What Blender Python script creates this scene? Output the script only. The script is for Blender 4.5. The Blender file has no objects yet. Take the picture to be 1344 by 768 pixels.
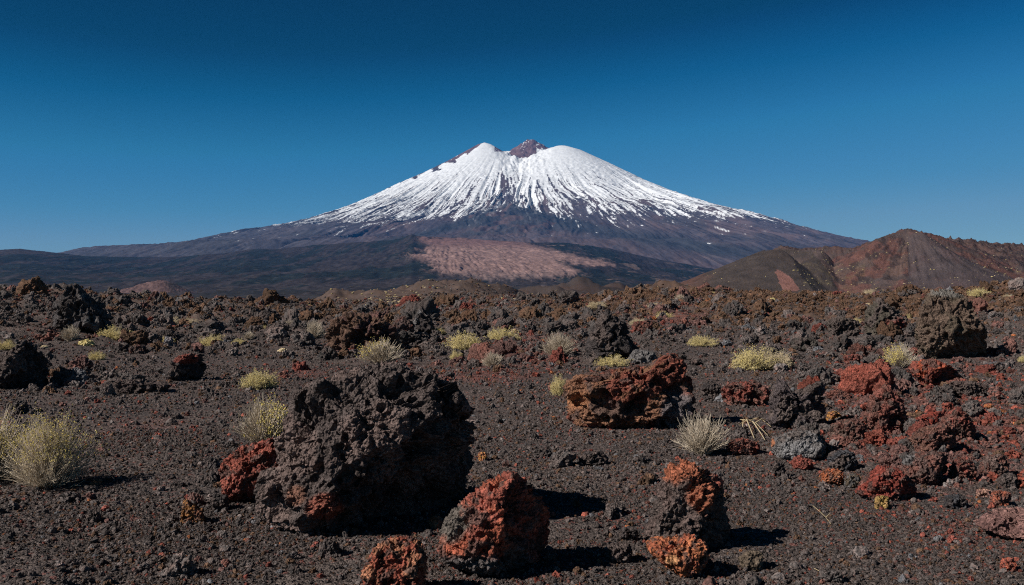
import bpy, bmesh, math
import numpy as np
from mathutils import Vector

F = 1307.0          # focal length in photo pixels (1344 wide)
CX, CY = 672.0, 384.0
EYE = 1.7
scene = bpy.context.scene
COL = scene.collection
rng = np.random.default_rng(7)

# ------------------------------------------------------------------ noise
def _hash(ix, iy, iz, seed):
    h = (ix.astype(np.uint32) * np.uint32(374761393) + iy.astype(np.uint32) * np.uint32(668265263)
         + iz.astype(np.uint32) * np.uint32(2147483647) + np.uint32((seed * 974634777) & 0xffffffff))
    h = (h ^ (h >> np.uint32(13))) * np.uint32(1274126177)
    h = h ^ (h >> np.uint32(16))
    h = h * np.uint32(2246822519)
    return h ^ (h >> np.uint32(15))

def _u(h):
    return (h & np.uint32(0xffffff)).astype(np.float32) / 16777216.0

def noise3(x, y, z, seed=0):
    """gradient-like noise in about -1..1 (value noise with cubic fade)"""
    x = np.asarray(x, np.float64); y = np.asarray(y, np.float64); z = np.asarray(z, np.float64) + np.zeros_like(x)
    fx, fy, fz = np.floor(x), np.floor(y), np.floor(z)
    ix, iy, iz = fx.astype(np.int64), fy.astype(np.int64), fz.astype(np.int64)
    tx, ty, tz = (x - fx), (y - fy), (z - fz)
    sx, sy, sz = [t * t * t * (t * (t * 6 - 15) + 10) for t in (tx, ty, tz)]
    out = 0
    for dx in (0, 1):
        wx = sx if dx else 1 - sx
        for dy in (0, 1):
            wy = sy if dy else 1 - sy
            for dz in (0, 1):
                wz = sz if dz else 1 - sz
                h = _hash(ix + dx, iy + dy, iz + dz, seed)
                a = _u(h) * 2 - 1
                b = _u(h * np.uint32(2654435761)) * 2 - 1
                c = _u(h * np.uint32(40503) + np.uint32(977)) * 2 - 1
                out = out + wx * wy * wz * (a * (tx - dx) + b * (ty - dy) + c * (tz - dz))
    return (out * 1.6).astype(np.float32)

def noise2(x, y, seed=0):
    x = np.asarray(x, np.float64); y = np.asarray(y, np.float64)
    fx, fy = np.floor(x), np.floor(y)
    ix, iy = fx.astype(np.int64), fy.astype(np.int64)
    iz = np.zeros_like(ix)
    tx, ty = x - fx, y - fy
    sx, sy = [t * t * t * (t * (t * 6 - 15) + 10) for t in (tx, ty)]
    out = 0
    for dx in (0, 1):
        wx = sx if dx else 1 - sx
        for dy in (0, 1):
            wy = sy if dy else 1 - sy
            h = _hash(ix + dx, iy + dy, iz, seed)
            a = _u(h) * 2 - 1
            b = _u(h * np.uint32(2654435761)) * 2 - 1
            out = out + wx * wy * (a * (tx - dx) + b * (ty - dy))
    return (out * 1.7).astype(np.float32)

def fbm2(x, y, o=4, seed=0, gain=.5):
    s, a = 0, 1.0
    for i in range(o):
        s = s + a * noise2(x * 2 ** i + 17.3 * i, y * 2 ** i - 9.1 * i, seed + i); a *= gain
    return s

def fbm3(x, y, z, o=4, seed=0, gain=.5):
    s, a = 0, 1.0
    for i in range(o):
        s = s + a * noise3(x * 2 ** i + 17.3 * i, y * 2 ** i - 9.1 * i, z * 2 ** i + 3.3 * i, seed + i); a *= gain
    return s

def worley2(x, y, seed=0):
    x = np.asarray(x, np.float64); y = np.asarray(y, np.float64)
    ix, iy = np.floor(x).astype(np.int64), np.floor(y).astype(np.int64)
    best = np.full(x.shape, 9.0, np.float32); iz = np.zeros_like(ix)
    for dx in (-1, 0, 1):
        for dy in (-1, 0, 1):
            h = _hash(ix + dx, iy + dy, iz, seed)
            px = ix + dx + _u(h); py = iy + dy + _u(h * np.uint32(2654435761))
            best = np.minimum(best, ((px - x) ** 2 + (py - y) ** 2).astype(np.float32))
    return np.sqrt(best)

def worley3(x, y, z, seed=0):
    x = np.asarray(x, np.float64)
    ix, iy, iz = [np.floor(v).astype(np.int64) for v in (x, y, z)]
    best = np.full(x.shape, 9.0, np.float32)
    for dx in (-1, 0, 1):
        for dy in (-1, 0, 1):
            for dz in (-1, 0, 1):
                h = _hash(ix + dx, iy + dy, iz + dz, seed)
                px = ix + dx + _u(h); py = iy + dy + _u(h * np.uint32(2654435761)); pz = iz + dz + _u(h * np.uint32(40503) + np.uint32(977))
                best = np.minimum(best, ((px - x) ** 2 + (py - y) ** 2 + (pz - z) ** 2).astype(np.float32))
    return np.sqrt(best)

def smooth(a, b, x):
    t = np.clip((x - a) / (b - a), 0, 1)
    return t * t * (3 - 2 * t)

def lerp(a, b, t):
    return a + (b - a) * t

def inpoly(px, py, poly):
    c = np.zeros(np.shape(px), bool)
    n = len(poly)
    for i in range(n):
        x1, y1 = poly[i]; x2, y2 = poly[(i + 1) % n]
        if y1 == y2: continue
        m = ((y1 > py) != (y2 > py)) & (px < (x2 - x1) * (py - y1) / (y2 - y1) + x1)
        c ^= m
    return c

# ------------------------------------------------------------------ mesh helpers
def new_mesh(name, verts, faces, smooth_=True, col=None, mat=None):
    me = bpy.data.meshes.new(name)
    verts = np.asarray(verts, np.float32); faces = np.asarray(faces, np.int32)
    k = faces.shape[1] if len(faces) else 3
    me.vertices.add(len(verts)); me.vertices.foreach_set("co", verts.ravel())
    if len(faces):
        me.loops.add(faces.size); me.polygons.add(len(faces))
        me.polygons.foreach_set("loop_start", np.arange(0, faces.size, k, dtype=np.int32))
        me.loops.foreach_set("vertex_index", faces.ravel())
        me.polygons.foreach_set("use_smooth", np.full(len(faces), smooth_, bool))
    me.update(calc_edges=True)
    if col is not None:
        a = me.color_attributes.new("Col", 'FLOAT_COLOR', 'POINT')
        c = np.ones((len(verts), 4), np.float32); c[:, :3] = col
        a.data.foreach_set("color", c.ravel())
    if mat is not None: me.materials.append(mat)
    return me

def link(name, me, parent=None):
    o = bpy.data.objects.new(name, me); COL.objects.link(o)
    if parent is not None: o.parent = parent
    return o

def grid_faces(nr, nc, closed=False):
    r = np.arange(nr - 1)[:, None]; c = np.arange(nc if closed else nc - 1)[None, :]
    c2 = (c + 1) % nc
    return np.stack([(r * nc + c), (r * nc + c2), ((r + 1) * nc + c2), ((r + 1) * nc + c)], -1).reshape(-1, 4)

def tag(o, label=None, cat=None, group=None, kind=None):
    if label: o["label"] = label
    if cat: o["category"] = cat
    if group: o["group"] = group
    if kind: o["kind"] = kind
    return o

# ------------------------------------------------------------------ materials
def mat_base(name):
    m = bpy.data.materials.new(name); m.use_nodes = True
    nt = m.node_tree; nt.nodes.clear()
    out = nt.nodes.new("ShaderNodeOutputMaterial")
    b = nt.nodes.new("ShaderNodeBsdfPrincipled")
    nt.links.new(b.outputs[0], out.inputs[0])
    b.inputs["Roughness"].default_value = .92
    b.inputs["Specular IOR Level"].default_value = .15
    return m, nt, b

class N:
    """tiny node helper"""
    def __init__(s, nt): s.nt = nt
    def n(s, t, **kw):
        x = s.nt.nodes.new(t)
        for k, v in kw.items(): setattr(x, k, v)
        return x
    def l(s, a, b): s.nt.links.new(a, b)
    def noise(s, vec, scale, detail=3, rough=.55):
        x = s.n("ShaderNodeTexNoise"); x.inputs["Scale"].default_value = scale
        x.inputs["Detail"].default_value = detail; x.inputs["Roughness"].default_value = rough
        s.l(vec, x.inputs["Vector"]); return x
    def voro(s, vec, scale, feature='F1', rand=1.0):
        x = s.n("ShaderNodeTexVoronoi", feature=feature); x.inputs["Scale"].default_value = scale
        x.inputs["Randomness"].default_value = rand
        s.l(vec, x.inputs["Vector"]); return x
    def mr(s, val, a, b, c, d):
        x = s.n("ShaderNodeMapRange")
        for i, v in zip((1, 2, 3, 4), (a, b, c, d)): x.inputs[i].default_value = v
        s.l(val, x.inputs[0]); return x.outputs[0]
    def math(s, op, a, b=None):
        x = s.n("ShaderNodeMath", operation=op)
        for i, v in enumerate((a, b)):
            if v is None: continue
            if isinstance(v, (int, float)): x.inputs[i].default_value = v
            else: s.l(v, x.inputs[i])
        return x.outputs[0]
    def mixc(s, fac, a, b, mode='MIX'):
        x = s.n("ShaderNodeMix", data_type='RGBA', blend_type=mode)
        for sock, v in ((x.inputs[0], fac), (x.inputs[6], a), (x.inputs[7], b)):
            if isinstance(v, (int, float)): sock.default_value = v
            elif isinstance(v, tuple): sock.default_value = (*v, 1)
            else: s.l(v, sock)
        return x.outputs[2]
    def scale_rgb(s, col, f):
        c = s.n("ShaderNodeCombineColor")
        for i in range(3): s.l(f, c.inputs[i])
        return s.mixc(1.0, col, c.outputs[0], 'MULTIPLY')
    def bump(s, h, dist, strength=1.0, nrm=None):
        x = s.n("ShaderNodeBump"); x.inputs["Distance"].default_value = dist; x.inputs["Strength"].default_value = strength
        s.l(h, x.inputs["Height"])
        if nrm is not None: s.l(nrm, x.inputs["Normal"])
        return x.outputs[0]

def rock_material(name, src, grain=70.0, local=False, bump_d=.006):
    """porous lava: colour comes from the mesh (and the object or the instance), grains and pits from voronoi cells"""
    m, nt, b = mat_base(name); k = N(nt)
    if local:
        tc = k.n("ShaderNodeTexCoord"); pos = tc.outputs["Object"]
    else:
        g = k.n("ShaderNodeNewGeometry"); pos = g.outputs["Position"]
    a = k.n("ShaderNodeAttribute"); a.attribute_name = "Col"
    colr = a.outputs["Color"]
    if src == 'object':
        oi = k.n("ShaderNodeObjectInfo"); colr = k.mixc(1.0, colr, oi.outputs["Color"], 'MULTIPLY')
    elif src == 'instance':
        ai = k.n("ShaderNodeAttribute", attribute_type='INSTANCER'); ai.attribute_name = "tint"
        colr = k.mixc(1.0, colr, ai.outputs["Color"], 'MULTIPLY')
    n1 = k.noise(pos, grain * .12, 3)
    v1 = k.voro(pos, grain); v2 = k.voro(pos, grain * .42)
    cellv = k.n("ShaderNodeSeparateColor"); k.l(v1.outputs["Color"], cellv.inputs[0])
    f1 = k.mr(cellv.outputs[0], 0, 1, .5, 1.55)
    f2 = k.mr(n1.outputs[0], .3, .7, .78, 1.22)
    c = k.scale_rgb(colr, k.math('MULTIPLY', f1, f2))
    k.l(c, b.inputs["Base Color"])
    h = k.math('ADD', k.mr(v1.outputs["Distance"], 0, .8, 1, 0), k.math('MULTIPLY', k.mr(v2.outputs["Distance"], 0, .8, 1, 0), 1.8))
    h2 = k.noise(pos, grain * 2.2, 2).outputs[0]
    h = k.math('ADD', h, k.math('MULTIPLY', h2, .6))
    k.l(k.bump(h, bump_d, 1.0), b.inputs["Normal"])
    return m

M_HERO = rock_material("lava_rock", 'object', 62, bump_d=.011)
M_INST_S = rock_material("gravel_stone", 'instance', 3.2, local=True, bump_d=.004)
M_INST = rock_material("rubble_stone", 'instance', 26, bump_d=.012)

# ------------------------------------------------------------------ terrain functions
_cu = [-900, -400, 0, 60, 100, 150, 250, 330, 400, 440, 500, 560, 620, 700, 800, 850, 900, 1000, 1100, 1200, 1344, 1750, 2200]
_cy = [384, 381, 385, 385, 386, 391, 396, 397, 399, 396, 392, 391, 391, 393, 389, 386, 385, 388, 391, 386, 378, 374, 380]
_cd = [90, 90, 80, 80, 80, 90, 100, 110, 130, 260, 320, 320, 260, 180, 140, 120, 110, 110, 110, 110, 95, 100, 100]

def col_of(x, y):
    r = np.hypot(x, y); yy = np.maximum(y, .30 * r + .01)
    return np.clip(CX + F * x / yy, -900, 2200)

_bumps = [  # u, v_top, half width px, distance, depth half width m
    (497, 373, 30, 900, 60), (560, 381, 60, 620, 60), (640, 379, 70, 560, 60), (440, 386, 38, 430, 40),
    (722, 373, 62, 760, 80), (745, 366.5, 44, 1150, 60), (806, 372, 26, 1250, 60), (600, 384, 60, 420, 40),
    (350, 392, 60, 600, 60), (860, 379, 60, 420, 50), (1010, 384, 90, 420, 60)]

def rough_mask(x, y):
    """0 smooth cinder flat .. 1 blocky lava"""
    u = col_of(x, y); yy = np.maximum(y, 2.0); v = CY + EYE * F / yy
    n = fbm2(x / 5.0, y / 5.0, 3, 91) * 10
    vv = v + n * smooth(12, 60, yy) * 1.0
    left = smooth(458, 436, vv) * smooth(640, 560, u + n * 6)
    left2 = np.exp(-((u - 60) / 120) ** 2 - ((v - 500) / 16) ** 2) * .5
    mid = smooth(500, 455, vv) * np.exp(-((u - 705) / 95) ** 2)
    mid_b = smooth(440, 425, vv) * smooth(560, 620, u)
    right = smooth(455, 435, vv) * smooth(900, 960, u)
    rub = smooth(0, 1, 1.35 - ((u - 1220 - (v - 560) * .6) / 170) ** 2 - ((v - 560) / 85) ** 2)
    rub2 = smooth(0, 1, 1.2 - ((u - 1130) / 190) ** 2 - ((v - 450) / 35) ** 2) * .9
    m = np.maximum.reduce([left, left2, mid * .9, mid_b * .8, right * .85, rub * .75, rub2])
    pat = smooth(.0, .4, fbm2(x / 6, y / 4.5, 3, 95)) * smooth(505, 445, vv) * .8
    m = np.maximum(m, pat)
    flat = np.exp(-((u - 500) / 75) ** 4) * smooth(412, 404, v)      # the dark even slope in the gap
    m = m * (1 - .9 * flat)
    return np.clip(m, 0, 1) * np.where(y > 2, 1, 0) * smooth(2200, 900, np.hypot(x, y))

def ground_z(x, y, fine=True):
    x = np.asarray(x, np.float64); y = np.asarray(y, np.float64)
    r = np.hypot(x, y) + 1e-6
    u = col_of(x, y)
    f = smooth(-.25, .3, y / r)
    dc = np.interp(u, _cu, _cd); zc = EYE + (CY - np.interp(u, _cu, _cy)) / F * dc
    t = np.clip((r - 17) / (dc - 17), 0, 1)
    rise = zc * (t * t * (3 - 2 * t) * .55 + t * .45) * smooth(17, 24, r)
    drop = np.clip(r - dc, 0, None)
    z = (rise - np.minimum(drop * .035, zc * .0 + 13.5)) * f
    z = z + fbm2(x / 160, y / 160, 3, 5) * 2.5 * smooth(250, 900, r)
    for (bu, bv, bw, bd, bh) in _bumps:
        zt = EYE + (CY - bv) / F * bd
        base = -min((bd - 130) * .035, 13.5) + 1
        wv = fbm2(x / (bh * .9), y / (bh * .9), 3, int(bu)) if np.size(x) > 1 else 0
        g = np.exp(-np.abs((u - bu) / (bw * 1.5)) ** 1.7 - np.abs((r - bd) / (bh * 1.6)) ** 1.7) * (.82 + .5 * wv)
        z = z + np.maximum(zt - base, 0) * .85 * g
    m = rough_mask(x, y)
    wide = smooth(14, 60, r)
    z = z + m * wide * (fbm2(x / 9, y / 7, 2, 21) * .42 + (.42 - np.abs(fbm2(x / 4.2, y / 3.1, 4, 31))) * .62 - .12)
    z = z + m * (fbm2(x / 1.1, y / 1.1, 3, 41)) * .05
    z = z + fbm2(x / 2.4, y / 2.4, 3, 51) * .035 + fbm2(x / .42, y / .42, 2, 52) * .013 * smooth(60, 20, r)
    big = smooth(120, 400, r) * smooth(3000, 1500, r)
    z = z + big * (np.abs(fbm2(x / 22, y / 22, 5, 61, .6)) * 2.2 + fbm2(x / 90, y / 90, 2, 62) * 1.5) * (1 - .8 * np.exp(-((u - 500) / 80) ** 4) * smooth(420, 300, r))
    if fine:
        w = worley2(x / .085, y / .085, 3)
        z = z + (.55 - w) * .016 * smooth(22, 12, r)
        w = worley2(x / .33, y / .33, 4)
        z = z + (.55 - w) * .14 * m * smooth(80, 40, r)
        w = worley2(x / 1.1, y / 1.1, 6)
        z = z + (.55 - w) * .55 * m * smooth(12, 40, r)
    return z

def solve_d(u, v):
    """distance along the view ray of photo pixel (u, v) to the ground"""
    t = (u - CX) / F; s = (CY - v) / F
    ys = np.exp(np.linspace(math.log(3.0), math.log(400), 1500))
    z = ground_z(t * ys, ys, fine=False); ray = EYE + s * ys
    hit = np.nonzero(ray <= z)[0]
    if len(hit) == 0: return 100.0
    return float(ys[hit[0]])

def redness(x, y):
    u = col_of(x, y); yy = np.maximum(y, 2.0); v = CY + EYE * F / yy
    r = np.zeros_like(u)
    for (a, b, c, d, e) in [(1230, 560, 170, 75, 1.0), (1230, 690, 160, 60, .35), (1150, 500, 90, 30, .7), (640, 490, 110, 22, .6), (840, 530, 80, 40, .4),
                            (170, 555, 100, 24, .35), (690, 470, 70, 20, .7), (900, 665, 110, 40, .35), (620, 730, 140, 60, .3), (1150, 455, 160, 18, .35),
                            (330, 398, 120, 7, .7), (610, 405, 80, 8, .4), (400, 490, 60, 12, .5), (80, 440, 80, 20, .3), (880, 430, 60, 14, .6)]:
        r = np.maximum(r, e * np.exp(-((u - a) / c) ** 2 - ((v - b) / d) ** 2))
    return np.clip(r + .07, 0, 1)

def brownness(x, y):
    u = col_of(x, y); yy = np.maximum(y, 2.0); v = CY + EYE * F / yy
    b = smooth(455, 425, v) * smooth(820, 1000, u)
    b = np.maximum(b, smooth(430, 412, v) * smooth(640, 760, u))
    b = np.maximum(b, smooth(445, 420, v) * .5); b = np.maximum(b, .15)
    return b

BAS = np.array([.094, .076, .070]); BRN = np.array([.125, .072, .046]); RED = np.array([.20, .050, .034])
ORG = np.array([.36, .13, .055]); GRY = np.array([.13, .125, .13]); OLV = np.array([.12, .095, .06])

def ground_color(x, y):
    n1 = fbm2(x / 1.7, y / 1.7, 4, 71); n2 = fbm2(x / .35, y / .35, 2, 72)
    rd = redness(x, y); br = brownness(x, y)
    c = np.ones((len(x), 3)) * BAS
    c = lerp(c, BRN, (br * np.clip(.75 + n1 * .5, 0, 1))[:, None])
    t = smooth(.15, .55, rd * .9 + n1 * .35 + n2 * .12 - .12) * np.clip(rd * 1.3, 0, .8)
    c = lerp(c, np.array([.16, .07, .058]), t[:, None])
    c = c * (1 + .22 * n1 + .15 * n2)[:, None]
    u = col_of(x, y); r = np.hypot(x, y)
    org = np.exp(-((u - 945 - (r - 70) * 1.4) / 45) ** 2 - ((r - 72) / 16) ** 2) * smooth(-.1, .5, n1)
    c = lerp(c, ORG * .8, np.clip(org, 0, .75)[:, None])
    far = smooth(250, 900, r)
    fc = lerp(np.array([.055, .045, .042]), np.array([.078, .052, .042]), smooth(-.3, .5, fbm2(x / 45, y / 45, 3, 73))[:, None])
    c = lerp(c, fc, far[:, None])
    g = np.exp(-((u - 497) / 40) ** 2 - ((r - 900) / 120) ** 2)
    c = lerp(c, np.array([.17, .07, .06]), np.clip(g, 0, .8)[:, None])
    return np.clip(c, .01, 1)

# ------------------------------------------------------------------ ground sheet (polar, finer where it is looked at)
def build_ground():
    a_in = np.linspace(-.60, .60, 620)
    side = np.concatenate([np.linspace(.60, 1.0, 45)[1:], np.linspace(1.0, math.pi, 45)[1:]])
    ang = np.concatenate([-side[::-1][1:], a_in, side])
    rs = [0.6]
    while rs[-1] < 42000:
        r = rs[-1]
        s = .03 if r < 3.6 else (.0031 if r < 60 else (.0045 if r < 200 else (.007 if r < 1500 else .03)))
        rs.append(r * (1 + s))
    rs = np.array(rs)
    R, A = np.meshgrid(rs, ang, indexing='ij')
    X = (R * np.sin(A)).ravel(); Y = (R * np.cos(A)).ravel()
    Z = ground_z(X, Y)
    C = ground_color(X, Y)
    m, nt, b = mat_base("cinder_ground"); k = N(nt)
    g = k.n("ShaderNodeNewGeometry"); pos = g.outputs["Position"]
    a = k.n("ShaderNodeAttribute"); a.attribute_name = "Col"
    v1 = k.voro(pos, 75); v2 = k.voro(pos, 24); v3 = k.voro(pos, 5)
    s1 = k.n("ShaderNodeSeparateColor"); k.l(v1.outputs["Color"], s1.inputs[0])
    s2 = k.n("ShaderNodeSeparateColor"); k.l(v2.outputs["Color"], s2.inputs[0])
    f = k.math('MULTIPLY', k.mr(s1.outputs[0], 0, 1, .45, 1.6), k.mr(s2.outputs[1], 0, 1, .8, 1.2))
    c = k.scale_rgb(a.outputs["Color"], f)
    redm = k.math('GREATER_THAN', s2.outputs[0], .93)
    c = k.mixc(k.math('MULTIPLY', redm, .55), c, (.17, .055, .045))
    k.l(c, b.inputs["Base Color"])
    h = k.math('ADD', k.mr(v1.outputs["Distance"], 0, .8, 1, 0), k.math('MULTIPLY', k.mr(v2.outputs["Distance"], 0, .8, 1, 0), 2.4))
    k.l(k.bump(h, .008, 1.0), b.inputs["Normal"])
    N_, M_ = len(rs), len(ang)
    F_ = grid_faces(N_, M_, closed=True)[:, ::-1]
    centre = np.array([[0, 0, float(Z[:M_].mean())]])
    me = new_mesh("ground", np.column_stack([X, Y, Z]), F_, True, C, m)
    o = link("ground", me); tag(o, kind="structure")
    return o
build_ground()

# ------------------------------------------------------------------ rocks
_ico = {}
def ico(level):
    if level not in _ico:
        bm = bmesh.new(); bmesh.ops.create_icosphere(bm, subdivisions=level, radius=1)
        v = np.array([w.co[:] for w in bm.verts]); f = np.array([[w.index for w in p.verts] for p in bm.faces])
        v /= np.linalg.norm(v, axis=1)[:, None]
        _ico[level] = (v, f); bm.free()
    return _ico[level]

def vnormals(v, f):
    n = np.cross(v[f[:, 1]] - v[f[:, 0]], v[f[:, 2]] - v[f[:, 0]])
    out = np.zeros_like(v)
    for i in range(3): np.add.at(out, f[:, i], n)
    return out / (np.linalg.norm(out, axis=1)[:, None] + 1e-12)

def proto_rock(seed, level, craggy=1.0, elong=(1, 1, 1), grainy=1.0, nplanes=7):
    """unit sized lava stone"""
    r = np.random.default_rng(seed)
    v, f = ico(level); p = v.copy()
    for i in range(nplanes):
        n = r.normal(size=3); n /= np.linalg.norm(n); d = r.uniform(.5, .85)
        t = p @ n - d
        p = p - np.where(t > 0, t * .85, 0)[:, None] * n
    s = seed * 3.1
    q = p + s
    disp = fbm3(q[:, 0] * 1.3, q[:, 1] * 1.3, q[:, 2] * 1.3, 2, seed) * .30 * craggy
    disp += (.5 - np.abs(fbm3(q[:, 0] * 3.0, q[:, 1] * 3.0, q[:, 2] * 3.0, 2, seed + 9))) * .16 * craggy
    pit = smooth(.12, .42, fbm3(q[:, 0] * 2.2, q[:, 1] * 2.2, q[:, 2] * 2.2, 2, seed + 5))
    disp -= pit * .20 * craggy
    w = worley3(q[:, 0] * 5, q[:, 1] * 5, q[:, 2] * 5, seed)
    disp += (.55 - w) * .13 * grainy
    if level >= 5:
        w = worley3(q[:, 0] * 11, q[:, 1] * 11, q[:, 2] * 11, seed + 1)
        disp += (.55 - w) * .075 * grainy
    p = p + v * disp[:, None]
    p = p * np.array(elong)
    p /= np.abs(p).max()
    n1 = fbm3(q[:, 0] * 1.6, q[:, 1] * 1.6, q[:, 2] * 1.6, 3, seed + 33)
    c = np.ones((len(p), 3)) * (1 + .35 * n1)[:, None]
    c[:, 1] *= 1 - .15 * n1; c[:, 2] *= 1 - .2 * n1
    return p, f, np.clip(c, .3, 2)

def resample_rho(poly, c, n=180):
    """distance of the outline from its centre for n directions"""
    P = np.array(poly, float) - c
    ang = np.linspace(-math.pi, math.pi, n, endpoint=False); out = np.zeros(n)
    for i, a in enumerate(ang):
        d = np.array([math.cos(a), math.sin(a)]); best = 0
        for j in range(len(P)):
            A = P[j]; B = P[(j + 1) % len(P)]; e = B - A
            den = d[0] * e[1] - d[1] * e[0]
            if abs(den) < 1e-9: continue
            t = (A[0] * e[1] - A[1] * e[0]) / den; s = (A[0] * d[1] - A[1] * d[0]) / den
            if t > 0 and -1e-6 <= s <= 1 + 1e-6: best = max(best, t)
        out[i] = best if best > 0 else .1
    k = np.array([.25, .5, .25]); out = np.convolve(np.concatenate([out[-1:], out, out[:1]]), k, 'valid')
    return ang, out

NEAR_ROCKS = []      # (x, y, radius) kept clear of scattered rubble
def hero(name, label, poly, cA, cB=None, frac=.4, depth=.8, planes=(), level=6, seed=1, spots=(), pits=.1, rough=.06,
         cat="rock", group=None, base=None, shear=0.0, grain=None, sink=.10, cluster=0, lift=0, dist=None, holes=0):
    poly = np.array(poly, float)
    yb = base if base is not None else poly[:, 1].max() - 2
    uc = (poly[:, 0].min() + poly[:, 0].max()) / 2
    d = dist if dist else solve_d(uc, yb)
    W = (poly[:, 0].max() - poly[:, 0].min()) / F * d
    H = (poly[:, 1].max() - poly[:, 1].min()) / F * d
    dy_half = W * .5 * depth
    d = d + dy_half * .72                       # the base line in the photo is the near foot
    x0 = (uc - CX) / F * d
    z0 = float(ground_z(np.array([x0]), np.array([d]), False)[0])
    m = np.column_stack([(poly[:, 0] - CX) / F * d - x0, EYE + (CY - poly[:, 1]) / F * d - z0])
    zmin = m[:, 1].min()
    low = m[:, 1] < zmin + .25 * H               # bury the foot
    m[low, 1] = np.minimum(m[low, 1], -sink * H - .01) if zmin > -sink * H else m[low, 1]
    c = np.array([(m[:, 0].min() + m[:, 0].max()) / 2, m[:, 1].min() * .52 + m[:, 1].max() * .48])
    ang, rho = resample_rho(m, c)
    v, f = ico(level)
    r = np.random.default_rng(seed * 77 + 5)
    phi = np.arctan2(v[:, 2], v[:, 0]); mag = np.sqrt(v[:, 0] ** 2 + v[:, 2] ** 2)
    rr = np.interp(phi, np.append(ang, math.pi), np.append(rho, rho[0]))
    mm = mag ** .72
    p = np.column_stack([np.cos(phi) * rr * mm, np.sign(v[:, 1]) * np.abs(v[:, 1]) ** .85 * dy_half, np.sin(phi) * rr * mm])
    S = max(W, H) * .5
    q0 = p / S + seed * 3.7
    wp = np.column_stack([fbm3(q0[:, 0] * 2, q0[:, 1] * 2, q0[:, 2] * 2, 3, seed + 60 + j_) for j_ in range(3)]) * .10 * S
    # extra facets
    for i in range(5):
        a = r.uniform(0, 2 * math.pi); el = r.uniform(-.2, .9)
        n = np.array([math.cos(a) * math.cos(el) * .45, math.sin(a) * math.cos(el), math.sin(el) * .5]); n /= np.linalg.norm(n)
        if n[1] > 0: n[1] *= 1
        ext = (p @ n).max(); dd = ext * r.uniform(.70, .86)
        t = (p + wp) @ n - dd; p = p - np.where(t > 0, t * .75, 0)[:, None] * n
    for (nx, ny, nz, dd) in planes:
        n = np.array([nx, ny, nz], float); n /= np.linalg.norm(n)
        t = (p + wp * 1.3) @ n - dd * S; p = p - np.where(t > 0, t * .93, 0)[:, None] * n
    if shear: p[:, 1] += p[:, 0] * shear
    nr = p / (np.linalg.norm(p, axis=1)[:, None] + 1e-9)
    nr = .5 * nr + .5 * vnormals(p, f)
    q = p / S + seed * 5.37
    g = grain if grain else max(.026, 3.9 * d / F)
    disp = fbm3(q[:, 0] * 1.7, q[:, 1] * 1.7, q[:, 2] * 1.7, 2, seed) * rough * 1.5 * S
    disp += (.42 - np.abs(fbm3(q[:, 0] * 3.6, q[:, 1] * 3.6, q[:, 2] * 3.6, 3, seed + 3))) * rough * 1.5 * S
    pt = smooth(.10, .30, fbm3(q[:, 0] * 2.9, q[:, 1] * 2.9, q[:, 2] * 2.9, 2, seed + 6))
    disp -= pt * pits * S
    pt2 = smooth(.10, .34, fbm3(q[:, 0] * 7.5, q[:, 1] * 7.5, q[:, 2] * 7.5, 2, seed + 16))
    disp -= pt2 * .045 * S * (pits > .05)
    if cluster:                                   # broken lump: separate clods
        w = worley3(q[:, 0] * cluster, q[:, 1] * cluster, q[:, 2] * cluster, seed + 8)
        disp += (.5 - w) * .42 * S / cluster * 1.6
    hs = holes if holes else max(.07, 13 * d / F)
    hw = worley3(p[:, 0] / hs + seed, p[:, 1] / hs, p[:, 2] / hs, seed + 21)
    gate = smooth(-.25, .15, fbm3(q[:, 0] * 2.1, q[:, 1] * 2.1, q[:, 2] * 2.1, 2, seed + 22))
    disp -= smooth(.40, .22, hw) * hs * .55 * gate * (pits > .03)
    p2 = p + nr * disp[:, None]; p2[:, 0] += c[0]; p2[:, 2] += c[1]
    wj = p2 + fbm3(p2[:, 0] / g * .4, p2[:, 1] / g * .4, p2[:, 2] / g * .4, 1, seed)[:, None] * g * .5
    w = worley3(wj[:, 0] / g, wj[:, 1] / g, wj[:, 2] / g, seed + 11)
    w2 = worley3(wj[:, 0] / g * .4, wj[:, 1] / g * .4, wj[:, 2] / g * .4, seed + 12)
    p2 = p2 + nr * ((.6 - w) * g * .95 + (.6 - w2) * g * 1.2)[:, None]
    # keep the outline: push the skin out or in, direction by direction, until its picture fits the traced shape
    nb = 48; edges = np.linspace(-math.pi, math.pi, nb + 1); mid = .5 * (edges[1:] + edges[:-1])
    rho_t = np.interp(mid, np.append(ang, math.pi), np.append(rho, rho[0]))
    for _ in range(3):
        k = d / (p2[:, 1] + d)
        X_ = (p2[:, 0] + x0) * k - x0 - (c[0]); Z_ = (p2[:, 2] + z0 - EYE) * k + EYE - z0 - (c[1])
        ph = np.arctan2(Z_, X_); rad = np.hypot(X_, Z_)
        b_ = np.clip(((ph + math.pi) / (2 * math.pi) * nb).astype(int), 0, nb - 1)
        mx = np.zeros(nb); np.maximum.at(mx, b_, rad)
        fac = np.clip(rho_t / np.maximum(mx, 1e-4), .75, 1.5)
        fac = (np.roll(fac, 1) + 2 * fac + np.roll(fac, -1)) / 4
        f_ = np.interp(ph, np.concatenate([[mid[0] - edges[1] + edges[0]], mid, [mid[-1] + edges[1] - edges[0]]]), np.concatenate([[fac[-1]], fac, [fac[0]]]))
        wgt = smooth(.15, .75, rad / np.interp(ph, mid, mx))
        f_ = 1 + (f_ - 1) * wgt
        p2[:, 0] = c[0] + (p2[:, 0] - c[0]) * f_; p2[:, 2] = c[1] + (p2[:, 2] - c[1]) * f_
    # colour
    cA = np.array(cA); cB = np.array(cB if cB is not None else cA * .8)
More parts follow.
